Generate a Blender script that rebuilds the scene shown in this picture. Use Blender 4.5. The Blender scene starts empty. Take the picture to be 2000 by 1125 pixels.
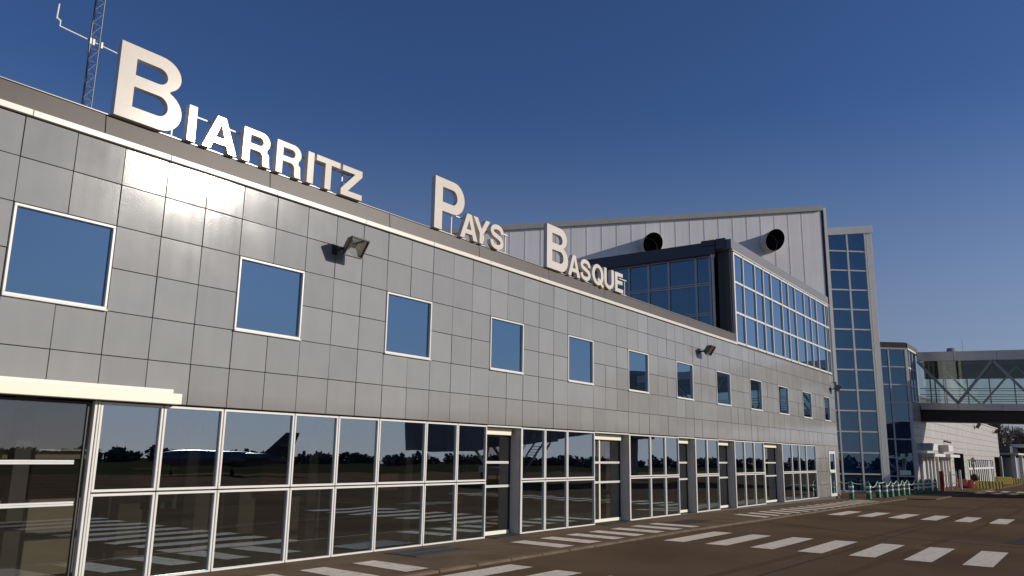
import bpy, bmesh, math, random
from mathutils import Vector, Matrix
rnd = random.Random(7)
S = bpy.context.scene
COL = S.collection

# ---------------------------------------------------------------- camera
CAM = Vector((-4.404, -11.448, 1.907))
YAW, PITCH, ROLL = 0.943188426, 0.204017178, 0.0158917336
cy, sy, cp, sp = math.cos(YAW), math.sin(YAW), math.cos(PITCH), math.sin(PITCH)
fw = Vector((sy * cp, cy * cp, sp)); rt = Vector((cy, -sy, 0)); up = rt.cross(fw)
r2 = rt * math.cos(ROLL) + up * math.sin(ROLL); u2 = up * math.cos(ROLL) - rt * math.sin(ROLL)
cam = bpy.data.cameras.new("camera"); camo = bpy.data.objects.new("camera", cam); COL.objects.link(camo)
camo.matrix_world = Matrix(((r2.x, u2.x, -fw.x, CAM.x), (r2.y, u2.y, -fw.y, CAM.y), (r2.z, u2.z, -fw.z, CAM.z), (0, 0, 0, 1)))
cam.sensor_width = 36; cam.lens = 28.17; cam.clip_start = 0.1; cam.clip_end = 6000
S.camera = camo

# ---------------------------------------------------------------- sky, sun, exposure
SUN = Vector((0.506, -0.797, 0.330)).normalized()
ELEV = math.asin(SUN.z); AZ = math.atan2(SUN.x, SUN.y)
w = bpy.data.worlds.new("World"); S.world = w; w.use_nodes = True
nt = w.node_tree; bg = nt.nodes["Background"]
sky = nt.nodes.new("ShaderNodeTexSky"); sky.sky_type = 'NISHITA'; sky.sun_disc = False
sky.sun_elevation = ELEV; sky.sun_rotation = AZ
sky.air_density = 1.0; sky.dust_density = 0.25; sky.ozone_density = 4.5; sky.altitude = 50
SKYK = 0.075
mulc = nt.nodes.new('ShaderNodeMix'); mulc.data_type = 'RGBA'; mulc.blend_type = 'MULTIPLY'; mulc.inputs[0].default_value = 1.0
mulc.inputs[7].default_value = (0.66, 0.77, 1.03, 1)
hz = nt.nodes.new('ShaderNodeMix'); hz.data_type = 'RGBA'
hz.inputs[7].default_value = (0.25 / SKYK, 0.30 / SKYK, 0.385 / SKYK, 1)   # pale horizon air
tcn = nt.nodes.new('ShaderNodeTexCoord'); sep = nt.nodes.new('ShaderNodeSeparateXYZ'); mrz = nt.nodes.new('ShaderNodeMapRange')
mrz.interpolation_type = 'SMOOTHSTEP'
mrz.inputs[1].default_value = 0.0; mrz.inputs[2].default_value = 0.42; mrz.inputs[3].default_value = 0.92; mrz.inputs[4].default_value = 0.0
nt.links.new(tcn.outputs['Generated'], sep.inputs[0]); nt.links.new(sep.outputs[2], mrz.inputs[0]); nt.links.new(mrz.outputs[0], hz.inputs[0])
dt = nt.nodes.new('ShaderNodeVectorMath'); dt.operation = 'DOT_PRODUCT'; dt.inputs[1].default_value = Vector((SUN.x, SUN.y, 0)).normalized()
nt.links.new(tcn.outputs['Generated'], dt.inputs[0])
glow = nt.nodes.new('ShaderNodeMapRange'); glow.inputs[1].default_value = 0.35; glow.inputs[2].default_value = 1.0; glow.inputs[3].default_value = 1.0; glow.inputs[4].default_value = 1.7
nt.links.new(dt.outputs['Value'], glow.inputs[0])
sc_ = nt.nodes.new('ShaderNodeVectorMath'); sc_.operation = 'SCALE'; 
hcol = nt.nodes.new('ShaderNodeMix'); hcol.data_type = 'RGBA'; hcol.inputs[6].default_value = (0.30 / SKYK, 0.295 / SKYK, 0.325 / SKYK, 1); hcol.inputs[7].default_value = (0.215 / SKYK, 0.27 / SKYK, 0.375 / SKYK, 1)
mh = nt.nodes.new('ShaderNodeMapRange'); mh.inputs[1].default_value = 0.0; mh.inputs[2].default_value = 0.13
nt.links.new(sep.outputs[2], mh.inputs[0]); nt.links.new(mh.outputs[0], hcol.inputs[0]); nt.links.new(hcol.outputs[2], sc_.inputs[0])
nt.links.new(glow.outputs[0], sc_.inputs['Scale']); nt.links.new(sc_.outputs[0], hz.inputs[7])
nt.links.new(sky.outputs[0], mulc.inputs[6]); nt.links.new(mulc.outputs[2], hz.inputs[6]); nt.links.new(hz.outputs[2], bg.inputs[0]); bg.inputs[1].default_value = SKYK
sl = bpy.data.lights.new("sun", 'SUN'); sl.energy = 4.0; sl.angle = math.radians(0.53); sl.color = (1.0, 0.93, 0.82)
so = bpy.data.objects.new("sun", sl); COL.objects.link(so); so.rotation_euler = (-SUN).to_track_quat('-Z', 'Y').to_euler()
S.view_settings.view_transform = 'Standard'; S.view_settings.look = 'None'
S.view_settings.exposure = 0.0; S.view_settings.gamma = 1.0

# ---------------------------------------------------------------- helpers
def rad(d): return math.radians(d)

class MB:
    def __init__(s): s.v = []; s.f = []; s.sm = []
    def add(s, vs, fs, smooth=False):
        b = len(s.v); s.v += [tuple(p) for p in vs]
        s.f += [tuple(b + i for i in f) for f in fs]; s.sm += [smooth] * len(fs)
    def hexa(s, p):  # 8 points: bottom ring 0-3 ccw, top ring 4-7
        s.add(p, [(3, 2, 1, 0), (4, 5, 6, 7), (0, 1, 5, 4), (1, 2, 6, 5), (2, 3, 7, 6), (3, 0, 4, 7)])
    def box(s, x0, x1, y0, y1, z0, z1):
        s.hexa([(x0, y0, z0), (x1, y0, z0), (x1, y1, z0), (x0, y1, z0), (x0, y0, z1), (x1, y0, z1), (x1, y1, z1), (x0, y1, z1)])
    def obox(s, o, ax, ay, az):  # corner o plus three edge vectors
        o, ax, ay, az = Vector(o), Vector(ax), Vector(ay), Vector(az)
        if ax.cross(ay).dot(az) < 0: ax, ay = ay, ax
        s.hexa([o, o + ax, o + ax + ay, o + ay, o + az, o + ax + az, o + ax + ay + az, o + ay + az])
    def bar(s, p, q, wd, ht=None, upv=(0, 0, 1)):
        p, q = Vector(p), Vector(q); d = (q - p)
        ht = wd if ht is None else ht
        side = d.cross(Vector(upv))
        if side.length < 1e-6: side = d.cross(Vector((1, 0, 0)))
        side.normalize(); u = side.cross(d).normalized()
        s.obox(p - side * wd / 2 - u * ht / 2, d, side * wd, u * ht)
    def tube(s, p, q, r0, r1=None, n=10, caps=True):
        r1 = r0 if r1 is None else r1
        p, q = Vector(p), Vector(q); d = (q - p).normalized()
        a = d.cross(Vector((0, 0, 1)))
        if a.length < 1e-4: a = Vector((1, 0, 0))
        a.normalize(); b = d.cross(a)
        vs = []
        for c, r in ((p, r0), (q, r1)):
            for i in range(n):
                t = 2 * math.pi * i / n; vs.append(c + (a * math.cos(t) + b * math.sin(t)) * r)
        s.add(vs, [(i, i + n, (i + 1) % n + n, (i + 1) % n) for i in range(n)], True)
        if caps: s.add(vs, [tuple(range(n)), tuple(range(2 * n - 1, n - 1, -1))])
    def lathe(s, o, prof, n=16, axis=(0, 0, 1), scale2=(1, 1)):
        axis = Vector(axis).normalized(); a = axis.cross(Vector((0, 0, 1)))
        if a.length < 1e-4: a = Vector((1, 0, 0))
        a.normalize(); b = axis.cross(a); o = Vector(o); vs = []
        for r, h in prof:
            for i in range(n):
                t = 2 * math.pi * i / n
                vs.append(o + axis * h + (a * math.cos(t) * scale2[0] + b * math.sin(t) * scale2[1]) * r)
        fs = []
        for k in range(len(prof) - 1):
            for i in range(n):
                j = (i + 1) % n
                fs.append((k * n + i, (k + 1) * n + i, (k + 1) * n + j, k * n + j))
        s.add(vs, fs, True)
    def prism(s, poly, d):  # planar polygon (3D points) extruded along d
        n = len(poly); d = Vector(d); vs = [Vector(p) for p in poly] + [Vector(p) + d for p in poly]
        s.add(vs, [tuple(range(n))[::-1], tuple(range(n, 2 * n))] + [(i, (i + 1) % n, (i + 1) % n + n, i + n) for i in range(n)])
    def frame(s, o, ax, az, w_, h_, t, n, dep):  # rectangular ring: o corner, unit ax/az, size, bar t, outward normal n, depth
        o, ax, az, n = Vector(o), Vector(ax), Vector(az), Vector(n)
        s.obox(o, ax * w_, az * t, n * dep); s.obox(o + az * (h_ - t), ax * w_, az * t, n * dep)
        s.obox(o + az * t, ax * t, az * (h_ - 2 * t), n * dep); s.obox(o + az * t + ax * (w_ - t), ax * t, az * (h_ - 2 * t), n * dep)
    def build(s, name, mat, parent=None, bevel=0.0, seg=1, recalc=True):
        me = bpy.data.meshes.new(name); me.from_pydata(s.v, [], s.f); me.update()
        if recalc:
            bm = bmesh.new(); bm.from_mesh(me); bmesh.ops.recalc_face_normals(bm, faces=bm.faces); bm.to_mesh(me); bm.free()
        for p, sm in zip(me.polygons, s.sm): p.use_smooth = sm
        me.materials.append(mat)
        o = bpy.data.objects.new(name, me); COL.objects.link(o)
        if parent is not None: link(o, parent)
        if bevel:
            m = o.modifiers.new("bevel", 'BEVEL'); m.width = bevel; m.segments = seg; m.limit_method = 'ANGLE'; m.angle_limit = rad(40)
        return o

def link(o, parent):
    o.parent = parent; o.matrix_parent_inverse = WM[parent.name].inverted()
    WM[o.name] = Matrix.Identity(4)
WM = {}

def tag(o, label, cat, group=None):
    o["label"] = label; o["category"] = cat
    if group: o["group"] = group
    return o

def thing(name, label, cat, loc=(0, 0, 0), group=None):
    o = bpy.data.objects.new(name, None); COL.objects.link(o); o.location = loc
    o.empty_display_size = 0.2
    WM[o.name] = Matrix.Translation(Vector(loc))
    return tag(o, label, cat, group)

def struct(o):
    o["kind"] = "structure"; return o

def dup(root, loc, label, group=None):
    r = root.copy(); COL.objects.link(r); r.location = loc; r["label"] = label
    if group: r["group"] = group
    for ch in list(root.children):
        c = ch.copy(); COL.objects.link(c); c.parent = r; c.matrix_parent_inverse = ch.matrix_parent_inverse.copy()
        for g in list(ch.children):
            d = g.copy(); COL.objects.link(d); d.parent = c; d.matrix_parent_inverse = g.matrix_parent_inverse.copy()
    return r

# ---------------------------------------------------------------- materials
def mat(name, col, rough=0.5, metal=0.0, spec=0.5, var=0.0, vscale=3.0, bump=0.0, bscale=60.0, streak=0.0, rvar=0.0, bdist=0.01, island=0.0, stain=None, worn=None):
    m = bpy.data.materials.new(name); m.use_nodes = True; n = m.node_tree; b = n.nodes["Principled BSDF"]
    b.inputs["Base Color"].default_value = (*col, 1); b.inputs["Roughness"].default_value = rough
    b.inputs["Metallic"].default_value = metal; b.inputs["Specular IOR Level"].default_value = spec
    geo = n.nodes.new("ShaderNodeNewGeometry"); pos = geo.outputs["Position"]
    if var or streak:
        nz = n.nodes.new("ShaderNodeTexNoise"); nz.inputs["Scale"].default_value = vscale; nz.inputs["Detail"].default_value = 6
        n.links.new(pos, nz.inputs["Vector"]); fac = nz.outputs["Fac"]
        if streak:
            mp = n.nodes.new("ShaderNodeMapping"); mp.inputs["Scale"].default_value = (6, 6, 0.35)
            n.links.new(pos, mp.inputs["Vector"])
            n2 = n.nodes.new("ShaderNodeTexNoise"); n2.inputs["Scale"].default_value = 1.0; n2.inputs["Detail"].default_value = 5
            n.links.new(mp.outputs[0], n2.inputs["Vector"])
            mx = n.nodes.new("ShaderNodeMix"); mx.data_type = 'FLOAT'; mx.inputs[0].default_value = streak
            n.links.new(fac, mx.inputs[2]); n.links.new(n2.outputs["Fac"], mx.inputs[3]); fac = mx.outputs[0]
        mr = n.nodes.new("ShaderNodeMapRange"); mr.inputs[1].default_value = 0.3; mr.inputs[2].default_value = 0.7
        v = max(var, 0.01); mr.inputs[3].default_value = 1 - v; mr.inputs[4].default_value = 1 + v
        n.links.new(fac, mr.inputs[0])
        hs = n.nodes.new("ShaderNodeHueSaturation"); hs.inputs["Color"].default_value = (*col, 1)
        n.links.new(mr.outputs[0], hs.inputs["Value"]); n.links.new(hs.outputs[0], b.inputs["Base Color"])
        if rvar:
            m2 = n.nodes.new("ShaderNodeMapRange"); m2.inputs[1].default_value = 0.3; m2.inputs[2].default_value = 0.7
            m2.inputs[3].default_value = rough - rvar; m2.inputs[4].default_value = rough + rvar
            n.links.new(fac, m2.inputs[0]); n.links.new(m2.outputs[0], b.inputs["Roughness"])
    if island or stain or worn:
        src = b.inputs["Base Color"].links[0].from_socket
        if island:
            ml = n.nodes.new("ShaderNodeMapRange"); ml.inputs[3].default_value = 1 - island; ml.inputs[4].default_value = 1 + island
            n.links.new(geo.outputs["Random Per Island"], ml.inputs[0])
            h2 = n.nodes.new("ShaderNodeHueSaturation"); n.links.new(ml.outputs[0], h2.inputs["Value"]); n.links.new(src, h2.inputs["Color"]); src = h2.outputs[0]
        if stain:   # dirt band: (z0, z1, colour, strength)
            z0, z1, sc, ss = stain
            sx = n.nodes.new("ShaderNodeSeparateXYZ"); n.links.new(pos, sx.inputs[0])
            mz = n.nodes.new("ShaderNodeMapRange"); mz.inputs[1].default_value = z1; mz.inputs[2].default_value = z0; n.links.new(sx.outputs[2], mz.inputs[0])
            sn = n.nodes.new("ShaderNodeTexNoise"); sn.inputs["Scale"].default_value = 1.3; sn.inputs["Detail"].default_value = 6; n.links.new(pos, sn.inputs["Vector"])
            mm = n.nodes.new("ShaderNodeMath"); mm.operation = 'MULTIPLY'; n.links.new(mz.outputs[0], mm.inputs[0]); n.links.new(sn.outputs["Fac"], mm.inputs[1])
            m3 = n.nodes.new("ShaderNodeMath"); m3.operation = 'MULTIPLY'; m3.inputs[1].default_value = ss; m3.use_clamp = True; n.links.new(mm.outputs[0], m3.inputs[0])
            mc = n.nodes.new("ShaderNodeMix"); mc.data_type = 'RGBA'; mc.inputs[7].default_value = (*sc, 1)
            n.links.new(m3.outputs[0], mc.inputs[0]); n.links.new(src, mc.inputs[6]); src = mc.outputs[2]
        if worn:    # chips and wear showing the ground below: (colour, threshold)
            wn = n.nodes.new("ShaderNodeTexNoise"); wn.inputs["Scale"].default_value = 9; wn.inputs["Detail"].default_value = 9; wn.inputs["Roughness"].default_value = 0.75; n.links.new(pos, wn.inputs["Vector"])
            wr = n.nodes.new("ShaderNodeMapRange"); wr.inputs[1].default_value = worn[1]; wr.inputs[2].default_value = worn[1] + .14; wr.inputs[4].default_value = .85; n.links.new(wn.outputs["Fac"], wr.inputs[0])
            mc = n.nodes.new("ShaderNodeMix"); mc.data_type = 'RGBA'; mc.inputs[7].default_value = (*worn[0], 1)
            n.links.new(wr.outputs[0], mc.inputs[0]); n.links.new(src, mc.inputs[6]); src = mc.outputs[2]
        n.links.new(src, b.inputs["Base Color"])
    if bump:
        nb = n.nodes.new("ShaderNodeTexNoise"); nb.inputs["Scale"].default_value = bscale; nb.inputs["Detail"].default_value = 3
        n.links.new(pos, nb.inputs["Vector"])
        bp = n.nodes.new("ShaderNodeBump"); bp.inputs["Strength"].default_value = bump; bp.inputs["Distance"].default_value = bdist
        n.links.new(nb.outputs["Fac"], bp.inputs["Height"]); n.links.new(bp.outputs[0], b.inputs["Normal"])
    return m

def glass(name, tint, base, gain, power=2.5, gcol=(0.9, 0.95, 1.0), opaque=None, wave=0.0):
    m = bpy.data.materials.new(name); m.use_nodes = True; n = m.node_tree
    n.nodes.remove(n.nodes["Principled BSDF"]); out = n.nodes["Material Output"]
    if opaque:
        t = n.nodes.new("ShaderNodeBsdfDiffuse"); t.inputs[0].default_value = (*opaque, 1)
    else:
        t = n.nodes.new("ShaderNodeBsdfTransparent"); t.inputs[0].default_value = (*tint, 1)
    g = n.nodes.new("ShaderNodeBsdfGlossy"); g.inputs["Roughness"].default_value = 0.0; g.inputs[0].default_value = (*gcol, 1)
    lw = n.nodes.new("ShaderNodeLayerWeight"); lw.inputs[0].default_value = 0.5
    pw = n.nodes.new("ShaderNodeMath"); pw.operation = 'POWER'; pw.inputs[1].default_value = power
    ma = n.nodes.new("ShaderNodeMath"); ma.operation = 'MULTIPLY_ADD'; ma.inputs[1].default_value = gain; ma.inputs[2].default_value = base; ma.use_clamp = True
    mx = n.nodes.new("ShaderNodeMixShader")
    n.links.new(lw.outputs["Facing"], pw.inputs[0]); n.links.new(pw.outputs[0], ma.inputs[0]); n.links.new(ma.outputs[0], mx.inputs[0])
    n.links.new(t.outputs[0], mx.inputs[1]); n.links.new(g.outputs[0], mx.inputs[2]); n.links.new(mx.outputs[0], out.inputs[0])
    if wave:
        geo = n.nodes.new("ShaderNodeNewGeometry"); nz = n.nodes.new("ShaderNodeTexNoise"); nz.inputs["Scale"].default_value = 0.9; nz.inputs["Detail"].default_value = 1
        bp = n.nodes.new("ShaderNodeBump"); bp.inputs["Strength"].default_value = wave; bp.inputs["Distance"].default_value = 0.02
        n.links.new(geo.outputs["Position"], nz.inputs["Vector"]); n.links.new(nz.outputs["Fac"], bp.inputs["Height"]); n.links.new(bp.outputs[0], g.inputs["Normal"])
    return m

M = dict(
    panel=mat("enamel_panel", (0.285, 0.283, 0.275), 0.10, island=0.065, stain=(2.56, 2.85, (0.16, 0.12, 0.08), 0.6), var=0.05, vscale=2.2, bump=0.13, bscale=42, streak=0.4, rvar=0.015, bdist=0.004),
    joint=mat("dark_joint", (0.055, 0.05, 0.047), 0.7),
    strip=mat("cream_aluminium", (0.66, 0.61, 0.53), 0.35, var=0.03, vscale=4),
    fascia=mat("brown_fascia", (0.078, 0.060, 0.050), 0.42, spec=0.35, var=0.10, vscale=1.4, streak=0.6),
    frame=mat("white_frame", (0.72, 0.69, 0.64), 0.35, var=0.04),
    alu=mat("grey_aluminium", (0.50, 0.49, 0.475), 0.4, metal=0.0, var=0.05),
    letter=mat("cream_enamel", (0.68, 0.615, 0.53), 0.11, var=0.03, vscale=2, bump=0.03, bscale=14),
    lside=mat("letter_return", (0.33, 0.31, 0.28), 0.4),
    header=mat("cream_header", (0.85, 0.80, 0.64), 0.4),
    pane=glass("mirror_pane", None, 0.36, 0.40, opaque=(0.012, 0.02, 0.035), gcol=(0.56, 0.81, 1.0), wave=0.07),
    shop=glass("shopfront_pane", (0.62, 0.61, 0.57), 0.40, 0.42, wave=0.09, gcol=(0.76, 0.90, 1.0)),
    clear=glass("door_pane", (0.86, 0.85, 0.80), 0.12, 0.45),
    blue=glass("blue_pane", None, 0.42, 0.42, opaque=(0.008, 0.02, 0.05), gcol=(0.68, 0.86, 1.0), wave=0.03),
    tower=glass("tower_pane", None, 0.20, 0.55, opaque=(0.006, 0.02, 0.06), gcol=(0.48, 0.78, 1.0), wave=0.04),
    green=glass("green_pane", (0.88, 0.91, 0.89), 0.05, 0.25, gcol=(0.9, 1, 0.96)),
    clad=mat("ribbed_cladding", (0.80, 0.77, 0.745), 0.42, metal=0.0, var=0.08, vscale=0.9, streak=0.6, rvar=0.06),
    roofedge=mat("roof_edge", (0.36, 0.35, 0.33), 0.5, var=0.06),
    navy=mat("dark_coping", (0.05, 0.055, 0.07), 0.4),
    coping=mat("grey_coping", (0.36, 0.345, 0.335), 0.25, var=0.05),
    bsheet=mat("bridge_sheet", (0.50, 0.48, 0.47), 0.25, metal=0.25, var=0.08, vscale=0.6),
    dcoping=mat("slate_coping", (0.15, 0.148, 0.15), 0.4, var=0.05),
    dark=mat("dark_metal", (0.035, 0.033, 0.03), 0.5),
    black=mat("duct_black", (0.008, 0.008, 0.008), 0.8),
    asphalt=mat("asphalt", (0.124, 0.084, 0.054), 0.95, spec=0.0, var=0.20, vscale=0.30, bump=0.6, bscale=45, rvar=0.05),
    patch=mat("asphalt_patch", (0.060, 0.044, 0.036), 0.9, spec=0.06, var=0.12, vscale=2, bump=0.5, bscale=50),
    pave=mat("pavement_asphalt", (0.146, 0.103, 0.069), 0.95, spec=0.0, var=0.18, vscale=1.1, bump=0.6, bscale=40),
    grass=mat("winter_grass", (0.040, 0.040, 0.022), 0.95, spec=0.0, var=0.3, vscale=0.12),
    kerb=mat("kerb_stone", (0.15, 0.108, 0.072), 0.9, spec=0.1, var=0.2, vscale=3),
    tyre=mat("tyre_mark", (0.100, 0.067, 0.043), 0.95, spec=0.0, var=0.05, worn=((0.124, 0.084, 0.054), 0.47)),
    paint=mat("road_paint", (0.64, 0.56, 0.47), 0.9, spec=0.0, worn=((0.13, 0.088, 0.056), 0.545), var=0.10, vscale=5, bump=0.3, bscale=60),
    seam=mat("tar_seam", (0.05, 0.038, 0.03), 0.9, spec=0.05),
    grate=mat("steel_grate", (0.075, 0.07, 0.066), 0.7, spec=0.2),
    floorin=mat("interior_floor", (0.22, 0.19, 0.16), 0.4, var=0.05),
    wallin=mat("interior_wall", (0.70, 0.66, 0.55), 0.7, var=0.05),
    colin=mat("grey_column", (0.26, 0.26, 0.255), 0.7),
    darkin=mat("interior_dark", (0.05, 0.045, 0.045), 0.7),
    redin=mat("interior_red", (0.20, 0.03, 0.03), 0.7),
    wood=mat("wood_counter", (0.28, 0.15, 0.08), 0.5),
    white=mat("white_metal", (0.66, 0.65, 0.62), 0.4, var=0.04),
    wingp=mat("wing_panel", (0.44, 0.41, 0.38), 0.4, island=0.05, var=0.05, vscale=1.5, streak=0.4),
    bollg=mat("green_plastic", (0.004, 0.15, 0.08), 0.55, spec=0.25),
    bollw=mat("white_band", (0.62, 0.62, 0.60), 0.4),
    red=mat("red_plastic", (0.32, 0.025, 0.02), 0.5, var=0.06),
    yellow=mat("yellow_paint", (0.55, 0.42, 0.03), 0.6, var=0.12, vscale=3),
    bark=mat("bark", (0.09, 0.07, 0.055), 0.9, var=0.2),
    leaf=mat("hazed_foliage", (0.075, 0.080, 0.075), 0.9, var=0.4, vscale=0.3),  # distance haze is mixed into this greyed foliage colour
    lampb=mat("lamp_housing", (0.085, 0.075, 0.07), 0.45, var=0.06),
    lampg=glass("lamp_glass", None, 0.35, 0.4, opaque=(0.10, 0.10, 0.09)),
    reflector=mat("lamp_reflector", (0.8, 0.8, 0.78), 0.12, metal=0.9),
    steel=mat("galvanised", (0.22, 0.22, 0.225), 0.45, metal=0.4, var=0.1),
    jetp=mat("backlit_jet_paint", (0.10, 0.105, 0.12), 0.3),  # darkened: the shade of the backlit side is put into the paint
    jetd=mat("jet_dark", (0.03, 0.03, 0.04), 0.3),
    truss=mat("truss_paint", (0.33, 0.36, 0.355), 0.45),
    soffit=mat("brown_soffit", (0.045, 0.032, 0.027), 0.7),
    greyb=mat("grey_render", (0.21, 0.21, 0.23), 0.8, var=0.1),
    rubber=mat("rubber", (0.02, 0.02, 0.02), 0.8),
)

# ---------------------------------------------------------------- ground
def gz(x, y=0.0): return -0.0065 * max(0.0, x - 16) - 0.009 * max(0.0, -y - 16)

def sheet(name, xs, ys, dz, m, mask=None):
    b = MB(); nx = len(xs)
    vs = [(x, y, gz(x, y) + dz) for y in ys for x in xs]
    fs = []
    for j in range(len(ys) - 1):
        for i in range(nx - 1):
            fs.append((j * nx + i, j * nx + i + 1, (j + 1) * nx + i + 1, (j + 1) * nx + i))
    b.add(vs, fs)
    return struct(b.build(name, m, recalc=False))

sheet("apron_ground", [-900, -60, 16, 60, 130, 400, 1600], [-1400, -300, -80, -16, 0, 30, 200, 900], 0.0, M["asphalt"])
sheet("grass_field", [-900, -60, 16, 60, 130, 400, 1600], [-1400, -300, -80, -66], 0.02, M["grass"])
PZ = 0.045
def strip_slab(name, pts, m, z0, z1):
    b = MB(); b.prism([(x, y, z0) for x, y in pts], (0, 0, z1 - z0))
    for i, v in enumerate(b.v): b.v[i] = (v[0], v[1], v[2] + gz(v[0], 0))
    return struct(b.build(name, m))
sheet("pavement", [-40, 16, 45], [-2.42, 0.6], PZ, M["pave"])
sheet("pavement", [45.0, 62, 92, 130], [-3.72, 0.6], PZ - 0.004, M["pave"])
kb = MB()
for x0, x1, yy in [(-40, 16, -2.42), (16, 45.2, -2.42), (46, 70, -3.72), (70, 130, -3.72)]:
    n = max(1, int((x1 - x0) / 1.0))
    for i in range(n):
        a = x0 + (x1 - x0) * i / n; c = x0 + (x1 - x0) * (i + 1) / n - 0.012
        kb.hexa([(a, yy - 0.13, gz(a) - .1), (c, yy - 0.13, gz(c) - .1), (c, yy, gz(c) - .1), (a, yy, gz(a) - .1),
                 (a, yy - 0.13, gz(a) + PZ - .004), (c, yy - 0.13, gz(c) + PZ - .004), (c, yy, gz(c) + PZ + .003), (a, yy, gz(a) + PZ + .003)])
kb.bar((45.2, -2.48, gz(45) - .03), (46.0, -3.78, gz(46) - .03), .13, .14)
struct(kb.build("kerb", M["kerb"], bevel=0.012))

def markings(name, quads, dz):
    b = MB()
    for q in quads:
        b.add([(x, y, gz(x, y) + dz) for x, y in q], [tuple(range(len(q)))])
    return struct(b.build(name, M["paint"], recalc=False))
def zebra(x0, x1, ys, wd=0.5):
    out = []
    for y in ys:
        j = rnd.uniform(-.03, .03)
        out.append([(x0 + j, y - wd), (x1 + j, y - wd), (x1 + j, y), (x0 + j, y)])
    return out
markings("crosswalk_markings", zebra(13.33, 16.38, [-3.02 - k * 1.015 for k in range(7)]), .005)
markings("crosswalk_markings", zebra(4.55, 7.58, [-2.80 - k * 1.0 for k in range(9)]), .005)
markings("crosswalk_markings", zebra(26.6, 29.75, [-3.16 - k * 1.015 for k in range(12)]), .005)
markings("crosswalk_markings", zebra(60.6, 63.5, [-3.95 - k * 1.0 for k in range(7)]) + zebra(66.9, 70.0, [-3.95 - k * 1.0 for k in range(7)]), .005)
st = []
for x in [-5.4, -4.3, -3.2, -2.1, -1.0, 0.1, 1.2, 2.3, 3.4, 4.42, 5.55, 10.12, 11.25, 12.35, 13.4, 14.5, 15.6, 16.7]:
    st.append([(x - .08, -2.3), (x + .47, -2.3), (x + .55, -.95), (x + .03, -.95)])
for k in range(15):
    x = 22.3 + k * 1.17
    st.append([(x, -2.36), (x + .52, -2.36), (x + 1.15, -1.1), (x + .62, -1.1)])
markings("pavement_stripes", st, PZ + .005)
sm = MB()
def seam(pts, wd):
    for (xa, ya), (xb, yb) in zip(pts[:-1], pts[1:]):
        d = Vector((xb - xa, yb - ya, 0)).normalized() * 1; n = Vector((-d.y, d.x, 0)) * wd / 2
        sm.add([Vector((xa, ya, gz(xa, ya) + .003)) - n, Vector((xb, yb, gz(xb, yb) + .003)) - n, Vector((xb, yb, gz(xb, yb) + .003)) + n, Vector((xa, ya, gz(xa, ya) + .003)) + n], [(0, 1, 2, 3)])
seam([(-12, -6.6), (9.3, -6.66), (11.8, -6.74), (14.7, -6.86), (18.4, -6.9), (34, -7.05), (60, -7.2)], .05)
seam([(21.1, -2.75), (20.05, -4.4), (18.5, -6.88), (18.0, -9), (17.7, -10.5), (17.2, -15)], .06)
seam([(18.6, -2.6), (20.4, -2.9), (21.9, -2.8)], .05)
seam([(3.2, -3), (3.0, -6.6), (3.3, -12)], .05)
seam([(36, -2.8), (36.5, -7.1), (36, -15)], .05)
struct(sm.build("road_seams", M["seam"], recalc=False))
tm = MB()
def tyre(fx, n, wd, dz):
    P = [Vector((*fx(k / n), 0)) for k in range(n + 1)]
    for a, c in zip(P[:-1], P[1:]):
        d = (c - a).normalized(); nn = Vector((-d.y, d.x, 0)) * wd / 2
        for q in (a, c): q.z = gz(q.x, q.y) + dz
        tm.add([a - nn, c - nn, c + nn, a + nn], [(0, 1, 2, 3)])
for o_ in (0.0, 1.55):
    tyre(lambda u: (-6 + 66 * u, -5.2 - o_ - 1.6 * math.sin(u * 2.6)), 40, .20, .0012)
    tyre(lambda u: (2 + 44 * u, -12.5 - o_ + 5.5 * u * u), 36, .17, .0018)
    tyre(lambda u: (24 + 9 * math.sin(u * 1.5) + o_, -4.6 - 11 * u), 24, .18, .0022)
struct(tm.build("tyre_marks", M["tyre"], recalc=False))
pt = MB()
for q, dz in [([(18.85, -9.25), (21.5, -9.6), (21.4, -10.6), (18.4, -10.3)], .002)]:
    pt.add([(x, y, gz(x, y) + dz) for x, y in q], [(0, 1, 2, 3)])
for q in [[(17.6, -1.75), (19.6, -1.7), (19.5, -.98), (17.55, -1.05)]]:
    pt.add([(x, y, gz(x, y) + PZ + .004) for x, y in q], [(0, 1, 2, 3)])
struct(pt.build("road_patches", M["patch"], recalc=False))

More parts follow.
